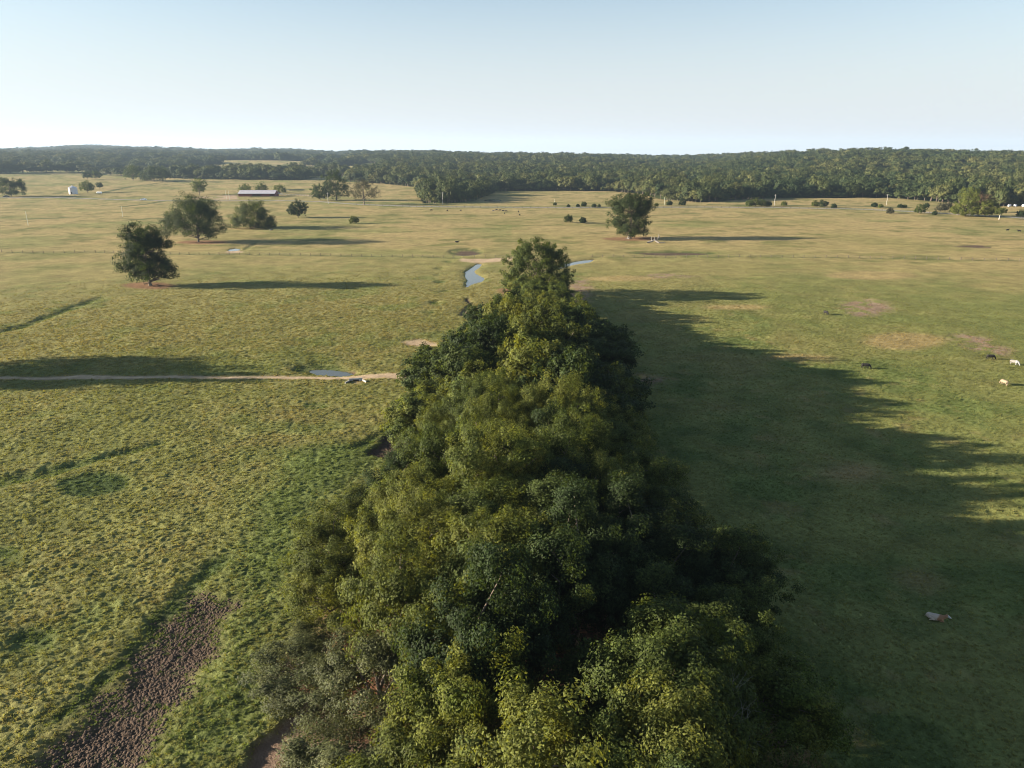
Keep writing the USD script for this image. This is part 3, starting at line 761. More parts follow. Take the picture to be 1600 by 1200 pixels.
# a denser front row all along the edge
fa = np.arange(-0.68, 0.68, 0.0085)
fa = fa + rng.uniform(-0.002, 0.002, len(fa))
fr = front_r(fa) + rng.uniform(1, 7, len(fa))
keep = ~np.any([inside(p, fr * np.sin(fa), fr * np.cos(fa)) for p in CLEAR], axis=0)
fa, fr = fa[keep], fr[keep]
fx, fy, r_, a_, past = np.r_[fr * np.sin(fa), fx], np.r_[fr * np.cos(fa), fy], np.r_[fr, r_], np.r_[fa, a_], np.r_[fr - front_r(fa), past]
fz = terrain(fx, fy) - 1.3
kind = np.where(fb(fx, fy, 90, 2, 61) + rng.normal(size=len(fx)) * 0.10 > 0.50, rng.choice([1, 3, 5, 2], len(fx)), rng.choice([0, 4, 1, 2], len(fx), p=[.35, .25, .2, .2]))
wide = np.clip(r_ / 950.0, 0.85, 4.2) ** 0.8 * rng.uniform(0.75, 1.25, len(fx))
tall = np.clip(r_ / 950.0, 0.9, 4) ** 0.12 * rng.uniform(0.55, 1.25, len(fx)) * np.where(past < 10, 0.9, 1.0)
rot = rng.uniform(0, 2 * np.pi, len(fx))
score = past + 0.02 * r_ + np.where(np.abs(a_) < 0.63, 0, 1e6)
single = np.argsort(score)[:300]
SECT = [(-9, -0.40, 'wood beyond the grain bin fields'), (-0.40, -0.22, 'wood behind the barn hay field'), (-0.22, -0.13, 'wood behind the vase-shaped tree'), (-0.13, -0.02, 'dark grove jutting into the pasture'),
        (-0.02, 0.165, 'wood closing the far hay field'), (0.165, 0.31, 'wood right of the far hay field'), (0.31, 0.46, 'wooded hillside beyond the road'), (0.46, 9, 'wood behind the spreading olive trees')]
TW = {'far_deep': 'dark green', 'far_mid': 'mid-green', 'far_olive': 'olive-green'}
count = {}
for i in sorted(single, key=lambda i: a_[i]):
    tone, form = FF[kind[i]]
    s = next(n for lo, hi, n in SECT if lo <= a_[i] < hi)
    count[(tone, s)] = n = count.get((tone, s), 0) + 1
    plant(form, 'forest_tree', f'{ordinal(n)} {TW[tone]} tree from the left in the {s}', 'tree', (fx[i], fy[i], fz[i]), rot[i], (wide[i], wide[i], tall[i]), f'front trees of the {s}')
rest = np.setdiff1d(np.arange(len(fx)), single)
def scatter(name, protos, pos, which, ang, scl, label, cat, kind_):
    pi = UsdGeom.PointInstancer.Define(stage, '/World/' + name)
    rel = []
    for i, form in enumerate(protos):
        x = UsdGeom.Xform.Define(stage, f'/World/{name}/kinds/kind_{i + 1}')
        form(x) if callable(form) else x.GetPrim().GetReferences().AddInternalReference(form.GetPath())
        rel.append(x.GetPath())
    pi.CreatePrototypesRel().SetTargets(rel)
    pi.CreatePositionsAttr(Vt.Vec3fArray.FromNumpy(np.asarray(pos, np.float32)))
    pi.CreateProtoIndicesAttr(Vt.IntArray.FromNumpy(np.asarray(which, np.int32)))
    pi.CreateScalesAttr(Vt.Vec3fArray.FromNumpy(np.asarray(scl, np.float32)))
    pi.CreateOrientationsAttr(Vt.QuathArray([Gf.Quath(float(math.cos(t / 2)), 0.0, 0.0, float(math.sin(t / 2))) for t in ang]))
    tag(pi.GetPrim(), label, cat, kind=kind_)
    return pi


scatter('forest', [f for _, f in FF], np.stack([fx, fy, fz], 1)[rest], kind[rest], rot[rest], np.stack([wide, wide, tall], 1)[rest], 'continuous broadleaf woodland covering the far plain and low hills to the skyline', 'forest', 'stuff')

# ---- grass tufts of the near pasture
GRASS = {}
for name, c in (('gold', GOLD * 1.05), ('straw', TAN * 1.05), ('olive', OLIVE * 1.1), ('green', GREEN * 1.05), ('deep', DGREEN * 1.15), ('seed', PINKC * 1.1)):
    GRASS[name] = leaf_mat('grass_' + name, c * 1.1, np.minimum(c * 1.28, 1), 0.4, 0.05, 0.22, 1.0)


def tuft(seed, n=15):
    k = np.random.default_rng(seed)
    a, lean = k.uniform(0, 2 * np.pi, n), k.uniform(0.25, 1.15, n)
    L = k.uniform(0.22, 0.46, n)
    d = np.stack([np.cos(a) * np.sin(lean), np.sin(a) * np.sin(lean), np.cos(lean)], 1)
    b = np.stack([k.normal(size=n) * 0.11, k.normal(size=n) * 0.11, np.full(n, -0.05)], 1)
    s = np.stack([-np.sin(a), np.cos(a), np.zeros(n)], 1) * k.uniform(0.03, 0.06, n)[:, None]
    v = np.stack([b - s, b + s, b + d * L[:, None] * 0.7 + s * 0.7 + [0, 0, 0.03], b + d * L[:, None]], 1).reshape(-1, 3)
    j = np.arange(n)[:, None] * 4
    return v, np.vstack([j + [0, 1, 2], j + [0, 2, 3]])


rng = np.random.default_rng(99)
N = 260000
r = rng.uniform(37, 330, N)
a = rng.uniform(-0.84, 0.84, N)
x, y = r * np.sin(a), r * np.cos(a)
bare = np.clip(sample(M_MUD, x, y) * (0.85 - 0.75 * sstep(fb(x, y, 3.0, 3, 71), 0.46, 0.62)) + sample(M_MUD2, x, y) + sample(M_LITTER, x, y) * (1 - 0.6 * sstep(fb(x, y, 2.4, 3, 72), 0.52, 0.64)) + sample(M_DIRT, x, y) + sample(M_TRACK, x, y) * 1.3 + sample(M_WATER, x, y) * 2 + sample(M_BELT, x, y) * 1.2 + sample(M_RED, x, y) + sample(M_BROWN, x, y), 0, 1)
ok = (np.abs(a) < 0.70 + 0.14 * (r < 90)) & (rng.uniform(0, 1, N) > bare * 1.25 - 0.06) & (rng.uniform(0, 1, N) > sstep(r, 170, 320) * 1.02)
x, y, r = x[ok], y[ok], r[ok]
col = ground_color(x, y) * rng.uniform(0.92, 1.1, (len(x), 1))
pal = np.array([GOLD, TAN, OLIVE, GREEN, DGREEN, PINKC])
which = np.argmin(((np.log(col)[:, None] - np.log(pal)[None]) ** 2).sum(-1), 1)
variant = rng.integers(0, 2, len(x))
e1 = belt_edges(y)[1]
short = sstep(x, e1 - 3, e1 + 6)
sc = rng.uniform(0.42, 0.92, len(x)) * (1 - 0.28 * short) * (0.85 + 0.6 * sstep(r, 60, 250))
names = list(GRASS)
protos = [(lambda xf, n=n, s=s: obj('blades', tuft(s * 13 + 5), GRASS[n], xf.GetPrim(), color=np.repeat(np.random.default_rng(s).uniform(0, 1, (15, 1)), 4, axis=0) * np.ones((1, 3)))) for n in names for s in range(2)]
scatter('grass', protos, np.stack([x, y, ground_z(x, y)], 1), which * 2 + variant, rng.uniform(0, 6.28, len(x)), np.stack([sc * 1.1, sc * 1.1, sc * rng.uniform(0.45, 0.85, len(x)) * (1 - 0.3 * sstep(r, 120, 300))], 1), 'tussocky pasture grass in gold, olive and green tufts', 'grass', 'stuff')

# ---- clods of the trampled mud
rng = np.random.default_rng(5)
MUD_DRY = plain('mud_clod_dry', MUDC * 1.3, 0.95, 0.1, 0, 0.35, 2.0)
MUD_M = plain('mud_clod', MUDC * 1.1, 0.95, 0.1, 0, 0.35, 2.0)
cx, cy = rng.uniform(-45, -8, 200000), rng.uniform(34, 125, 200000)
keep = sample(M_MUD, cx, cy) + sample(M_MUD2, cx, cy) > rng.uniform(0.25, 1.0, len(cx))
cx, cy = cx[keep][:15000], cy[keep][:15000]


def clod(seed):
    c = trimesh.creation.icosphere(1, 1.0)
    c.vertices *= (0.65 + 0.6 * meshkit.noise(c.vertices * 1.6 + 5, seed))[:, None] * [1, 1, 0.6]
    return c


scatter('mud_clods', [(lambda xf, k=k: obj('clod', clod(k), MUD_M if k % 2 else MUD_DRY, xf.GetPrim(), True)) for k in range(4)], np.stack([cx, cy, ground_z(cx, cy)], 1), rng.integers(0, 4, len(cx)), rng.uniform(0, 6.28, len(cx)),
        rng.uniform(0.2, 1.0, (len(cx), 1)) ** 1.6 * 0.15 * rng.uniform(0.8, 1.25, (len(cx), 3)), 'dark trampled mud clods in the hollows of the left pasture', 'mud', 'stuff')

# ---- water
WATER = mat('water', {'g': ('geometry', {}), 'n': ('noise_texture', {'scale': 1.5, 'detail': 3.0}), 'b': ('bump', {'strength': 0.25, 'distance': 0.03}),
                      'p': ('principled_bsdf', {'base_color': (0.075, 0.075, 0.06), 'roughness': 0.06, 'specular_ior_level': 0.6, 'ior': 1.33})},
            [('g.position', 'n.vector'), ('n.fac', 'b.height'), ('b.normal', 'p.normal')])


def water(name, px, z, grow, label):
    from shapely.geometry import Polygon
    pg = Polygon(poly(px)).buffer(0).buffer(grow)
    pg = max(getattr(pg, 'geoms', [pg]), key=lambda q: q.area)
    mh = trimesh.creation.extrude_polygon(pg, 0.3, engine='earcut')
    e = poly(px)
    mh.apply_translation([0, 0, float(np.median(ground_z(e[:, 0], e[:, 1]))) + z - 0.3])
    tag(obj(name, mh, WATER), label, kind='structure')


PX = {'creek': [(726, 449), (731, 436), (727, 424), (737, 418), (747, 411), (753, 412), (748, 417), (741, 423), (746, 430), (756, 434), (752, 440), (738, 443), (730, 448)],
      'creek_right': [(868, 421), (880, 412), (900, 408), (916, 405.5), (930, 404), (920, 409), (905, 411.5), (890, 414.5), (880, 418)],
      'pond': [(484, 575), (500, 573), (530, 576), (556, 578), (554, 584), (530, 585), (500, 582)], 'pool': [(357, 390), (366, 387.6), (375, 388), (372, 391), (360, 392)],
      'trickle': [(720, 491), (724, 484), (733, 476), (726, 468), (731, 466), (738, 476), (728, 486), (724, 493)]}
water('creek', PX['creek'], 0.02, 1.0, 'winding pale creek pool beside the far end of the tree belt')
water('creek', PX['creek_right'], 0.02, 1.2, 'narrow bright creek reach emerging right of the domed end tree')
water('pond', PX['pond'], -0.02, 0.4, 'small pond just above the dirt track near the culvert')
water('pond', PX['pool'], 0.05, 0.6, 'tiny pool in the left field below the domed oak')
for (u, v, a, b, lab) in ((459, 297, 17, 0.9, 'pale pond behind the trees right of the barn'), (770, 313.6, 13, 1.5, 'blue pond in the shade at the left corner of the far hay field')):
    e = ellipse(u, v, a, b)
    zz = float(terrain(e[:, 0], e[:, 1]).max()) + 0.35
    import shapely.geometry as sg
    mh = trimesh.creation.extrude_polygon(sg.Polygon(e), 1.2, engine='earcut')
    mh.apply_translation([0, 0, zz - 1.2])
    tag(obj('pond', mh, WATER), lab, kind='structure')

# ---- track and road, thin sheets over the ground
DIRT = plain('pale_dirt', DIRTC, 0.95, 0.05, 0, 0.25, 0.6)
GRAVEL = plain('gravel', (0.21, 0.195, 0.165), 0.95, 0.05, 0, 0.15, 0.5)


def strip(points, half, step, lift, across=5, rough=0.0, seed=0):
    p = np.asarray(points, float)
    d = np.r_[0, np.cumsum(np.hypot(*np.diff(p, axis=0).T))]
    t = np.arange(0, d[-1], step)
    c = np.stack([np.interp(t, d, p[:, 0]), np.interp(t, d, p[:, 1])], 1)
    c = ndimage.gaussian_filter1d(c, 3, axis=0, mode='nearest')
    n = np.gradient(c, axis=0)
    n = np.stack([-n[:, 1], n[:, 0]], 1) / np.hypot(n[:, 0], n[:, 1])[:, None]
    half = np.interp(t, d, np.broadcast_to(half, len(p)))
    w = np.linspace(-1, 1, across)[None] * half[:, None] * (1 + rough * (fb(t, t * 0, 2.5, 3, seed) - 0.5)[:, None] * 2)
    q = c[:, None] + w[..., None] * n[:, None]
    z = ground_z(q[..., 0].ravel(), q[..., 1].ravel()).reshape(w.shape) + lift - 0.5 * lift * (np.abs(np.linspace(-1, 1, across))[None] ** 4) * 2.2
    v = np.concatenate([q, z[..., None]], -1).reshape(-1, 3)
    i = (np.arange(len(t) - 1)[:, None] * across + np.arange(across - 1)[None]).reshape(-1)
    return v, np.vstack([np.stack([i, i + 1, i + across + 1], 1), np.stack([i, i + across + 1, i + across], 1)])


tag(obj('dirt_track', strip(poly(TRACK_L), np.array([.6, .6, .7, 1.1, .7, .6, .55, .6, .8, 1.3, 1.7]) * 0.8, 0.35, 0.07, 5, 0.8, 3), DIRT, smooth=True), 'narrow pale dirt track crossing the left pasture to the tree belt', kind='structure')
tag(obj('gravel_road', strip(ROAD_PX, 2.6, 4.0, 0.30, 5), GRAVEL, smooth=True), 'straight pale gravel road across the far side of the pasture', kind='structure')

# ---- fences
WOOD = plain('weathered_post', (0.11, 0.09, 0.075), 0.9, 0.1, 0, 0.3, 3.0)
WIRE = plain('fence_wire', (0.30, 0.28, 0.26), 0.6, 0.4, 0.6, 0.1)
PAINTED_RAIL = plain('dark_rail', (0.07, 0.055, 0.05), 0.8, 0.2)


def fence(name, points, spacing, h, label, wires=(0.35, 0.75, 1.1), post=0.11, wr=0.012):
    p = np.asarray(points, float)
    d = np.r_[0, np.cumsum(np.hypot(*np.diff(p, axis=0).T))]
    t = np.arange(0, d[-1], spacing)
    x, y = np.interp(t, d, p[:, 0]), np.interp(t, d, p[:, 1])
    z = ground_z(x, y)
    f = thing(name, label, 'fence', (x[0], y[0], z[0]))
    k = np.random.default_rng(len(t))
    for i in range(len(t)):
        s_ = h * k.uniform(0.9, 1.12)
        lean = k.normal(size=2) * 0.04
        obj('post', tube([(x[i] - x[0], y[i] - y[0], z[i] - z[0] - 0.3), (x[i] - x[0] + lean[0], y[i] - y[0] + lean[1], z[i] - z[0] + s_)], [post, post * 0.85], 6), WOOD, f)
    for w in wires:
        obj('wire', tube(np.stack([x - x[0], y - y[0], z - z[0] + w], 1), wr, 3), WIRE, f)
    return f


fence('wire_fence', poly([(-30, 395), (150, 394), (300, 397), (420, 398), (540, 399), (640, 400.5), (720, 402.5), (795, 403)]), 4.6, 1.25, 'long wire fence with thin posts across the left pasture below the oaks')
fence('wire_fence', poly([(925, 402), (1050, 401), (1200, 401), (1350, 403), (1500, 405), (1660, 408)]), 4.6, 1.25, 'long wire fence with thin posts across the right pasture')
fence('road_fence', ROAD_PX[(ROAD_PX[:, 0] > -170) & (ROAD_PX[:, 0] < 560)] + [0, -8.0], 7.0, 1.4, 'wire fence running along the near side of the gravel road', post=0.16, wr=0.03)
fence('corral', poly([(438, 305.5), (470, 306.5), (492, 308.5), (510, 311.5)]), 5.0, 1.7, 'dark corral rails beside the right end of the barn', (0.5, 0.95, 1.4), 0.16, 0.09)

# ---- barn
METAL = plain('roof_metal', (0.50, 0.46, 0.48), 0.45, 0.5, 0.25, 0.12, 0.5)
BARN_RED = plain('barn_red', (0.16, 0.045, 0.035), 0.8, 0.2, 0, 0.25, 0.5)
WHITE = plain('white_paint', (0.78, 0.78, 0.76), 0.45, 0.5, 0, 0.05)
DARK = plain('dark_opening', (0.025, 0.025, 0.028), 0.6, 0.3)
GLASS = plain('dark_glass', (0.03, 0.035, 0.04), 0.08, 0.7, 0, 0.05)
CONC = plain('concrete', (0.36, 0.34, 0.31), 0.9, 0.2, 0, 0.2, 1.5)
b0, b1 = G(372, 307.3), G(430, 307.3)
L = float(np.hypot(*(b1 - b0)[:2]))
yaw = math.atan2(b1[1] - b0[1], b1[0] - b0[0])
barn = thing('barn', 'long low barn with a pale metal roof and dark red open front', 'barn', (b0 + b1) / 2, yaw)
D, EH, RH = 15.0, 3.0, 6.3


def slab(p, t):
    """A sheet with the corners p (four), t thick downwards."""
    p = np.asarray(p, float)
    v = np.vstack([p, p - [0, 0, t]])
    return v, np.array([(0, 1, 2), (0, 2, 3), (4, 6, 5), (4, 7, 6), (0, 4, 5), (0, 5, 1), (1, 5, 6), (1, 6, 2), (2, 6, 7), (2, 7, 3), (3, 7, 4), (3, 4, 0)])


obj('roof_panel', slab([(-L / 2, -0.8, EH), (L / 2, -0.8, EH), (L / 2, D / 2, RH), (-L / 2, D / 2, RH)], 0.12), METAL, barn)
obj('roof_panel', slab([(-L / 2, D / 2 + 0.01, RH), (L / 2, D / 2 + 0.01, RH), (L / 2, D + 0.8, EH), (-L / 2, D + 0.8, EH)], 0.12), METAL, barn)
obj('ridge_cap', box(0, D / 2, RH + 0.005, L, 0.5, 0.12), METAL, barn)
obj('back_wall', box(0, D, 0, L - 0.8, 0.2, EH - 0.1), BARN_RED, barn)
for sx in (-1, 1):
    x = sx * (L / 2 - 0.5)
    w = trimesh.creation.extrude_polygon(sg.Polygon([(0, 0), (D, 0), (D, EH - 0.15), (D / 2, RH - 0.2), (0, EH - 0.15)]), 0.2, engine='earcut')
    w.apply_transform(np.array([[0, 0, 1, x - 0.1], [1, 0, 0, 0], [0, 1, 0, 0], [0, 0, 0, 1]], float))
    obj('gable_wall', w, BARN_RED, barn)
for k in range(9):
    x = -L / 2 + 1.2 + k * (L - 2.4) / 8
    obj('post', box(x, -0.15, 0, 0.3, 0.3, EH - 0.12), BARN_RED, barn)
for k in (0, 1, 2, 5, 6):
    x = -L / 2 + 1.2 + (k + 0.5) * (L - 2.4) / 8
    obj('wall_panel', box(x, 0.1, 0, (L - 2.4) / 8 - 0.4, 0.12, 2.3), BARN_RED, barn)
lt = thing('lean_to_shed', 'small bluish metal lean-to roof on posts at the right end of the barn', 'shed', G(435, 306.2), yaw)
obj('roof', slab([(-3.6, -3, 2.7), (4.2, -3, 1.9), (4.2, 4, 1.9), (-3.6, 4, 2.7)], 0.1), plain('blue_metal', (0.36, 0.42, 0.52), 0.45, 0.5, 0.2), lt)
for x, y, h in ((-3.3, -2.7, 2.55), (3.9, -2.7, 1.8), (3.9, 3.7, 1.8), (-3.3, 3.7, 2.55)):
    obj('post', box(x, y, -0.2, 0.2, 0.2, h + 0.2), WOOD, lt)

# ---- grain bin, tank, poles, vehicles, houses
p = G(115, 303.6)
gb = thing('grain_bin', 'round pale metal grain bin with a conical roof in the left fields', 'grain bin', p)
ang = np.linspace(0, 2 * np.pi, 33)[:-1]
BIN = plain('bin_metal', (0.40, 0.40, 0.42), 0.4, 0.5, 0.2, 0.06)
ring = [trimesh.creation.cylinder(radius=4.35 + 0.06 * (k % 2), height=0.62, sections=40) for k in range(11)]
for k, r_i in enumerate(ring):
    r_i.apply_translation([0, 0, 0.31 + 0.6 * k])
obj('wall', join(ring), BIN, gb, 40)
cone = trimesh.creation.cone(radius=4.7, height=2.3, sections=40)
cone.apply_translation([0, 0, 6.75])
obj('roof', cone, BIN, gb, 40)
cap = trimesh.creation.cylinder(radius=0.6, height=0.5, sections=16)
cap.apply_translation([0, 0, 8.95])
obj('vent_cap', cap, BIN, gb, 40)
obj('door', box(0.6, -4.45, 0.3, 1.1, 0.12, 2.0), DARK, gb)
p = G(155.5, 303.2)
tk = thing('propane_tank', 'small white horizontal tank on feet right of the grain bin tree', 'tank', p)
sh = trimesh.creation.capsule(radius=0.95, height=4.2)
sh.apply_transform(trimesh.transformations.rotation_matrix(np.pi / 2, [0, 1, 0]))
sh.apply_translation([-2.1 + 2.1, 0, 1.35])
obj('shell', sh, WHITE, tk, 40)
for x in (-1.5, 1.5):
    obj('foot', box(x, 0, -0.2, 0.35, 1.3, 0.8), CONC, tk)


def pole(u, v, h, label, wood=True, arm=True):
    q = G(u, v)
    t = thing('utility_pole' if arm else 'pale_pole', label, 'pole', (q[0], q[1], float(ground_z(q[0], q[1])[0])))
    m = WOODPOLE if wood else PALE_POLE
    obj('shaft', tube([(0, 0, -0.5), (0, 0, h)], [0.20, 0.13], 8) if arm else tube([(0, 0, -0.5), (0, 0, h)], [0.15, 0.11], 8), m, t, 60)
    if arm:
        obj('crossarm', box(0, 0.2, h - 0.9, 2.4, 0.12, 0.14), WOODPOLE, t)
        for x in (-1.05, 1.05):
            ins = trimesh.creation.cylinder(radius=0.07, height=0.22, sections=8)
            ins.apply_translation([x, 0.2, h - 0.65])
            obj('insulator', ins, CONC, t)


WOODPOLE = plain('pole_wood', (0.42, 0.39, 0.35), 0.85, 0.15, 0, 0.15)
PALE_POLE = plain('pole_pale', (0.55, 0.54, 0.42), 0.8, 0.2, 0, 0.1)
pole(513, 318.5, 10.0, 'utility pole in front of the dark trees right of the barn')
pole(692, 320, 11.0, 'tall utility pole in front of the dark jutting grove')
pole(1210, 321, 9.5, 'utility pole among the roadside shrubs in front of the hillside')
pole(1385, 320.5, 9.5, 'utility pole on the strip of grass below the right wood')
pole(866, 321, 5.5, 'short pale pole on the grass edge of the far hay field', False, False)
pole(1038, 320.5, 7.0, 'pale pole to the right of the ragged lone oak', False, False)
pole(44, 352, 8.5, 'thin pale pole nearest the left edge of the pasture', False, False)
pole(192, 339, 7.5, 'thin pale pole in the left pasture above the lopsided oak', False, False)
pole(354, 312.5, 9.0, 'left one of two pale poles in the yard beside the barn', False, False)
pole(358.5, 312.5, 9.0, 'right one of two pale poles in the yard beside the barn', False, False)

TYRE = plain('tyre', (0.02, 0.02, 0.02), 0.9, 0.2)
CHROME = plain('wheel_rim', (0.5, 0.5, 0.5), 0.35, 0.5, 0.6, 0.05)


def pickup(u, v, yaw, paint, label):
    t = thing('pickup_truck', label, 'truck', G(u, v) + [0, 0, 0.1], yaw)
    prof = [(-2.9, 0.45), (2.85, 0.45), (2.9, 0.95), (2.7, 1.12), (1.35, 1.2), (0.75, 1.85), (-0.75, 1.9), (-0.95, 1.2), (-2.85, 1.2), (-2.92, 0.9)]
    b = trimesh.creation.extrude_polygon(sg.Polygon(prof).buffer(0.05).buffer(-0.02), 1.9, engine='earcut')
    b.apply_transform(np.array([[1, 0, 0, 0], [0, 0, -1, 0.95], [0, 1, 0, 0], [0, 0, 0, 1]], float))
    obj('body', b, paint, t, 30)
    obj('bed', box(-1.92, 0, 1.19, 1.75, 1.6, 0.06), DARK, t)
    for sy in (-1, 1):
        w = trimesh.creation.extrude_polygon(sg.Polygon([(0.95, 1.25), (0.62, 1.76), (-0.62, 1.80), (-0.80, 1.25)]), 0.02, engine='earcut')
        w.apply_transform(np.array([[1, 0, 0, 0], [0, 0, -1, sy * 0.985 + 0.01], [0, 1, 0, 0], [0, 0, 0, 1]], float))
        obj('side_window', w, GLASS, t)
        for x in (-1.8, 1.9):
            c = trimesh.creation.cylinder(radius=0.42, height=0.28, sections=20)
            c.apply_transform(trimesh.transformations.rotation_matrix(np.pi / 2, [1, 0, 0]))
            c.apply_translation([x, sy * 0.88, 0.42])
            wh = obj('wheel', c, TYRE, t, 40)
            c = trimesh.creation.cylinder(radius=0.22, height=0.06, sections=16)
            c.apply_transform(trimesh.transformations.rotation_matrix(np.pi / 2, [1, 0, 0]))
            c.apply_translation([x, sy * 1.03, 0.42])
            obj('rim', c, CHROME, wh, 40)
        obj('headlight', box(2.88, sy * 0.7, 0.78, 0.08, 0.35, 0.18), WHITE, t)


pickup(224.5, 313.2, 0.05, WHITE, 'white pickup truck driving along the gravel road at left')
pickup(10, 308.2, 0.1, plain('dark_paint', (0.03, 0.035, 0.05), 0.3, 0.5, 0.1, 0.05), 'dark pickup truck parked below the big tree clump at left')


def house(pos, w, d, eh, rh, label, wall, yaw=0.0):
    t = thing('house', label, 'house', pos, yaw)
    h = trimesh.creation.extrude_polygon(sg.Polygon([(-d / 2, -2), (d / 2, -2), (d / 2, eh), (0, rh - 0.15), (-d / 2, eh)]), w, engine='earcut')
    h.apply_transform(np.array([[0, 0, 1, -w / 2], [1, 0, 0, 0], [0, 1, 0, 0], [0, 0, 0, 1]], float))
    obj('wall', h, wall, t)
    for s_ in (-1, 1):
        obj('roof', slab([(-w / 2 - .4, s_ * 0.01, rh), (w / 2 + .4, s_ * 0.01, rh), (w / 2 + .4, s_ * (d / 2 + .5), eh - 0.1), (-w / 2 - .4, s_ * (d / 2 + .5), eh - 0.1)], 0.15), METAL, t)
    for k in range(3):
        obj('window', box(-w / 3 + k * w / 3, -d / 2 - 0.02, eh * 0.4, 1.1, 0.08, 1.3), GLASS, t)


house(HILL_HOUSE + [0, 0, 3.0], 8, 7, 5.0, 7.5, 'tiny white house showing through the trees of the right hill', WHITE)
house(FARM[0] + [0, 0, 1.5], 16, 9, 4.0, 7.0, 'pale farmhouse in a gap of the wood behind the barn', WHITE, 0.1)
for i, (u, w) in enumerate(((1577, 'leftmost'), (1586, 'middle'), (1599, 'rightmost'))):
    c = trimesh.creation.cylinder(radius=0.85, height=1.5, sections=24)
    c.apply_transform(trimesh.transformations.rotation_matrix(np.pi / 2, [0, 1, 0]))
    q = G(u, 322.8)
    t = thing('wrapped_bale', f'{w} one of three white wrapped round bales at the foot of the right wood', 'bale', q + [0, 0, 0.8], 0.3 * i, 'white bales by the right wood', (1.25, 1.25, 1.25))
    obj('wrapping', c, BIN, t, 40)

# ---- culvert under the track
q = G(556, 595.5)
cv = thing('culvert', 'small concrete culvert with a dark opening under the dirt track', 'culvert', (q[0], q[1], float(ground_z(q[0], q[1])[0])), 0.2)
obj('headwall', join([box(0, 0.2, -0.9, 2.6, 0.25, 0.35), box(0, 0.2, 0.35, 2.6, 0.25, 0.25), box(-0.95, 0.2, -0.55, 0.7, 0.25, 0.9), box(0.95, 0.2, -0.55, 0.7, 0.25, 0.9)]), CONC, cv)
obj('opening', box(0, 0.55, -0.53, 1.16, 0.4, 0.86), DARK, cv)
for sx in (-1, 1):
    w = box(0, 0, -0.9, 0.22, 1.6, 1.25)
    w.apply_transform(trimesh.transformations.rotation_matrix(sx * 0.5, [0, 0, 1]))
    w.apply_translation([sx * 1.6, -0.62, 0])
    obj('wing_wall', w, CONC, cv)

# ---- dead wood
DEAD = plain('dead_wood', (0.24, 0.21, 0.18), 0.85, 0.15, 0, 0.25)
RED_TWIG = plain('red_twig', (0.24, 0.12, 0.075), 0.85, 0.1, 0, 0.3)


def branching(seed, length, radius, depth, up=0.35, split=(2, 4), spread=0.65):
    k = np.random.default_rng(seed)
    out = []

    def grow(p, d, L, r, n):
        m = p + d * L * 0.5 + k.normal(size=3) * L * 0.05
        e = p + d * L + k.normal(size=3) * L * 0.07
        out.append(tube([p, m, e], [r, r * 0.8, r * 0.55], 6 if n > 1 else 4))
        if n:
            for _ in range(int(k.integers(*split)) + 1):
                q = d + k.normal(size=3) * spread + [0, 0, up * 0.5]
                s_ = k.uniform(0.45, 1.0)
                grow(m + (e - m) * s_, q / np.linalg.norm(q), L * k.uniform(0.55, 0.8), r * 0.55, n - 1)
    return out, grow


q = G(1022, 379)
dt = thing('dead_tree', 'bleached dead timber with broken limbs lying right of the ragged oak', 'dead tree', (q[0], q[1], float(ground_z(q[0], q[1])[0])))
obj('trunk', join([tube([(-3.6, -0.6, 0.25), (-1.5, -0.2, 0.75), (-0.3, 0, 1.2)], [0.42, 0.48, 0.42], 8)]), DEAD, dt, 60)
obj('trunk', join([tube([(2.4, -1.2, 0.2), (1.0, -0.4, 0.9), (-0.1, 0.1, 1.7)], [0.5, 0.45, 0.4], 8)]), DEAD, dt, 60)
for k, pts_ in enumerate(([(-1.2, 0, 0.7), (-1.5, 0.2, 2.2), (-1.3, 0.3, 3.2)], [(0.1, 0, 1.2), (0.3, 0.3, 2.6), (-0.3, 0.4, 3.3)], [(1.1, -0.3, 1.0), (1.9, 0, 2.6), (2.3, 0.2, 4.4)], [(1.7, 0, 2.2), (2.6, 0.3, 3.0), (2.9, 0.3, 3.9)], [(2.4, -1.2, 0.25), (4.2, -1.3, 0.25), (5.4, -1.0, 0.35)])):
    obj('limb', tube(pts_, [0.28, 0.2, 0.09], 6), DEAD, dt, 60)
q = G(981, 373.5)
st = thing('root_stump', 'small bleached stump at the foot of the ragged lone oak', 'stump', (q[0], q[1], float(ground_z(q[0], q[1])[0])))
obj('stump', tube([(0, 0, -0.2), (0.1, 0, 0.7), (0.3, 0, 1.5)], [0.7, 0.45, 0.25], 8), DEAD, st, 60)
for a0 in (0.3, 2.0, 3.4, 5.0):
    obj('root', tube([(0, 0, 0.4), (math.cos(a0) * 0.9, math.sin(a0) * 0.9, 0.25), (math.cos(a0) * 1.7, math.sin(a0) * 1.7, 0.0)], [0.25, 0.16, 0.06], 5), DEAD, st, 60)


def bare(name, u, v, z, height, seed, m, label, depth=4, radius=0.09, n=1):
    g0 = GZ(u, v, z)
    t = thing(name, label, 'dead tree', (g0[0], g0[1], float(ground_z(g0[0], g0[1])[0])))
    out, grow = branching(seed, 0, 0, 0)
    k = np.random.default_rng(seed)
    grow(np.array([0.0, 0, -0.2]), np.array([0, 0, 1.0]), height * 0.36, radius, depth)
    obj('trunk', out[0], m, t, 60)
    obj('branches', join(out[1:]), m, t)


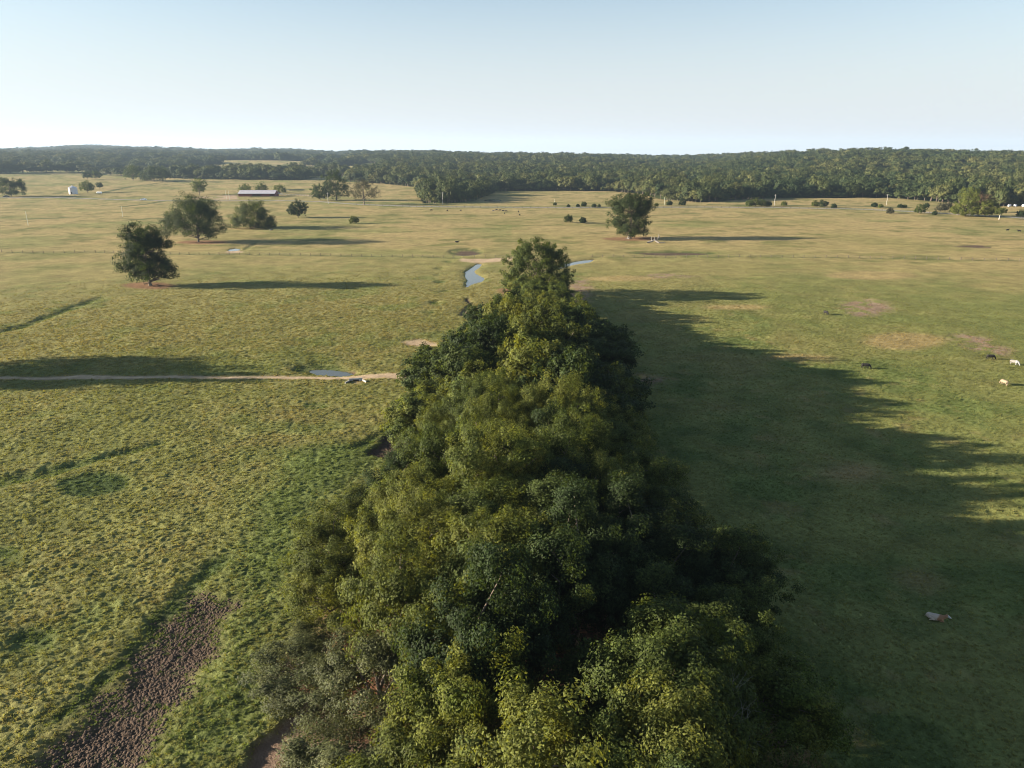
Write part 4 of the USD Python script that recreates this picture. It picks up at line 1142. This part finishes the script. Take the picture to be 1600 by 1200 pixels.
bare('bare_bush', 1165, 1178, 9.0, 10.5, 31, RED_TWIG, 'leafless reddish bush at the near right end of the tree belt', 6, 0.12)
bare('bare_bush', 1200, 1192, 8.0, 9.4, 32, RED_TWIG, 'smaller leafless reddish bush beside the larger one at the frame bottom', 6, 0.11)
bare('dead_tree', 1065, 1095, 11.0, 12.6, 33, DEAD, 'grey dead tree with bare twigs poking out of the near right crowns', 5, 0.17)
bare('dead_tree', 1010, 1110, 11.0, 12.6, 37, DEAD, 'grey dead tree with bare twigs left of the other dead one', 5, 0.16)

# ---- cattle
HIDE = mat('hide', {'a': ('attribute', {'attribute': 'tint'}), 'p': ('principled_bsdf', {'roughness': 0.75, 'specular_ior_level': 0.2})}, [('a.color', 'p.base_color')])
BLACK, CREAM, TANC, WHITEC = (0.018, 0.016, 0.015), (0.24, 0.185, 0.125), (0.26, 0.14, 0.075), (0.20, 0.185, 0.165)


def ball(p, r):
    return m3.Manifold.sphere(r, 14).translate(tuple(map(float, p)))


def cow_mesh(pose):
    B = []

    def bone(a, ra, b, rb):
        B.append(m3.Manifold.batch_hull([ball(a, ra), ball(b, rb)]))

    dz = -0.55 if pose == 'lying' else 0.0
    bone((-0.82, 0, 1.02 + dz), 0.34, (-0.15, 0, 0.92 + dz), 0.46)
    bone((-0.15, 0, 0.92 + dz), 0.46, (0.55, 0, 0.98 + dz), 0.42)
    for sy in (-1, 1):
        bone((-0.80, sy * 0.14, 1.10 + dz), 0.24, (-0.45, sy * 0.12, 1.08 + dz), 0.24)
    if pose == 'grazing':
        nb, poll, muz = (0.90, 0, 0.96), (1.22, 0, 0.55), (1.38, 0, 0.17)
    else:
        nb, poll, muz = (0.92, 0, 1.18 + dz), (1.22, 0, 1.48 + dz), (1.62, 0, 1.26 + dz)
    bone((0.55, 0, 1.04 + dz), 0.36, nb, 0.25)
    bone(nb, 0.25, poll, 0.17)
    bone(poll, 0.17, muz, 0.11)
    for sy in (-1, 1):
        bone(poll, 0.06, (poll[0] - 0.06, sy * 0.30, poll[2] + 0.02), 0.04)
        if pose == 'lying':
            bone((0.55, sy * 0.25, 0.40), 0.16, (0.90, sy * 0.30, 0.12), 0.08)
            bone((0.90, sy * 0.30, 0.12), 0.08, (0.55, sy * 0.36, 0.08), 0.06)
            bone((-0.75, sy * 0.28, 0.42), 0.22, (-0.25, sy * 0.44, 0.22), 0.13)
            bone((-0.25, sy * 0.44, 0.22), 0.10, (-0.70, sy * 0.50, 0.09), 0.06)
        else:
            st_ = 0.10 * sy
            bone((0.55, sy * 0.20, 0.85), 0.17, (0.56 + st_, sy * 0.19, 0.44), 0.085)
            bone((0.56 + st_, sy * 0.19, 0.44), 0.085, (0.55 + st_, sy * 0.19, 0.05), 0.065)
            bone((-0.82, sy * 0.20, 0.98), 0.23, (-0.62, sy * 0.21, 0.64), 0.13)
            bone((-0.62, sy * 0.21, 0.64), 0.12, (-0.94 - st_, sy * 0.20, 0.42), 0.075)
            bone((-0.94 - st_, sy * 0.20, 0.42), 0.075, (-0.86 - st_, sy * 0.20, 0.05), 0.065)
    m = m3.Manifold.batch_boolean(B, m3.OpType.Add).refine_to_length(0.13).to_mesh()
    t = trimesh.Trimesh(m.vert_properties[:, :3], m.tri_verts)
    return trimesh.smoothing.filter_taubin(t, iterations=6)


COWS = {k: cow_mesh(k) for k in ('grazing', 'standing', 'lying')}


def cow(u, v, pose, yaw, coat, label, group=None, k=1.0):
    k *= 0.74
    q = G(u, v)
    t = thing('cow', label, 'cow', (q[0], q[1], float(ground_z(q[0], q[1])[0]) + 0.05), yaw, group, (k, k, k))
    mh = COWS[pose]
    c = np.tile(np.array(coat[0], float), (len(mh.vertices), 1))
    if len(coat) > 1:
        c = mixc(c, np.array(coat[1], float), sstep(mh.vertices[:, 0] + (meshkit.noise(mh.vertices * 2.5, 3) - 0.5) * 0.5, 0.15, 0.35))
    if len(coat) > 2:
        c = mixc(c, np.array(coat[2], float), sstep(mh.vertices[:, 0], 1.28, 1.36))
    obj('body', mh, HIDE, t, True, c)
    z = 0.55 if pose == 'lying' else 1.1
    obj('tail', tube([(-1.08, 0, z + 0.05), (-1.2, 0.03, z * 0.75), (-1.18, 0.06, z * 0.35)], [0.045, 0.03, 0.05], 5), HIDE, t, True, np.tile(coat[0], (15, 1)))


cow(1461, 969, 'lying', -0.45, ((0.42, 0.34, 0.27), TANC, (0.42, 0.40, 0.36)), 'cream cow with tan shoulders lying alone in the deep tree shade', k=0.98)
cow(1352, 577, 'grazing', -0.25, (BLACK,), 'black cow grazing at the tips of the tree shadows', k=1.05)
cow(1290, 492, 'grazing', -1.3, (BLACK,), 'black cow grazing below the pinkish seed-head patch')
cow(1547, 563, 'grazing', -0.15, (BLACK,), 'black cow grazing below the brownish streak at the right')
cow(1584, 572, 'grazing', -0.9, (WHITEC, (0.35, 0.34, 0.33)), 'greyish white cow grazing at the right edge')
cow(1568, 603, 'grazing', 1.75, (CREAM,), 'cream cow seen end-on, nearest of the cattle at the right edge')
cow(393, 357.5, 'lying', 2.9, (TANC,), 'tan cow resting under the low wide oak', k=1.1)
cow(424, 361, 'standing', 0.4, (WHITEC, BLACK), 'black and white cow standing right of the low wide oak')
cow(714, 379, 'lying', 0.2, (BLACK,), 'black cow lying alone on the grass above the dark rushes', k=1.15)
for i, (u, v, yaw, c) in enumerate([(771, 330.5, 0.2, WHITEC), (776, 329, 2.9, BLACK), (781, 329.5, 0.1, BLACK), (786, 330.5, 0.4, BLACK), (791, 331, 3.0, BLACK), (788.5, 334.5, 1.4, BLACK), (810, 332, 1.7, BLACK), (812, 337, 1.2, BLACK)]):
    cow(u, v, 'grazing' if i % 2 else 'standing', yaw, (c,), f'{"white" if c is WHITEC else ordinal(i) + " black"} cow from the left in the far herd below the blue pond', 'far herd of cattle', 1.1)
for i, (u, v, w) in enumerate([(674, 329.5, 'left'), (699, 330, 'middle'), (720, 330, 'right')]):
    cow(u, v, 'grazing', 0.3 + i, (BLACK,), f'{w} one of three black cows strung out below the jutting grove', 'cows below the grove', 1.1)
for i, (u, v, w) in enumerate([(1574, 361, 'left'), (1592, 362.5, 'right')]):
    cow(u, v, 'standing', 0.2 + 2.5 * i, (BLACK,), f'{w} one of two distant black cows on gold grass at right', 'two cows at right', 1.1)

# ---- haze
hm = trimesh.creation.box([31000, 31000, 1.0])
top, bot = 330.0, float(gv[:, 2].min()) - 1.0
hm.vertices[:, 2] = np.where(hm.vertices[:, 2] > 0, top, bot)
air = usdkit.material(stage, '/World/Looks/haze_air', {'v': ('principled_volume', {'color': (0.62, 0.80, 1.0), 'density': HAZE, 'anisotropy': 0.2})}, [], volume='v.volume')
tag(obj('haze', hm, air), 'thin pale summer haze over the far hills', kind='stuff')
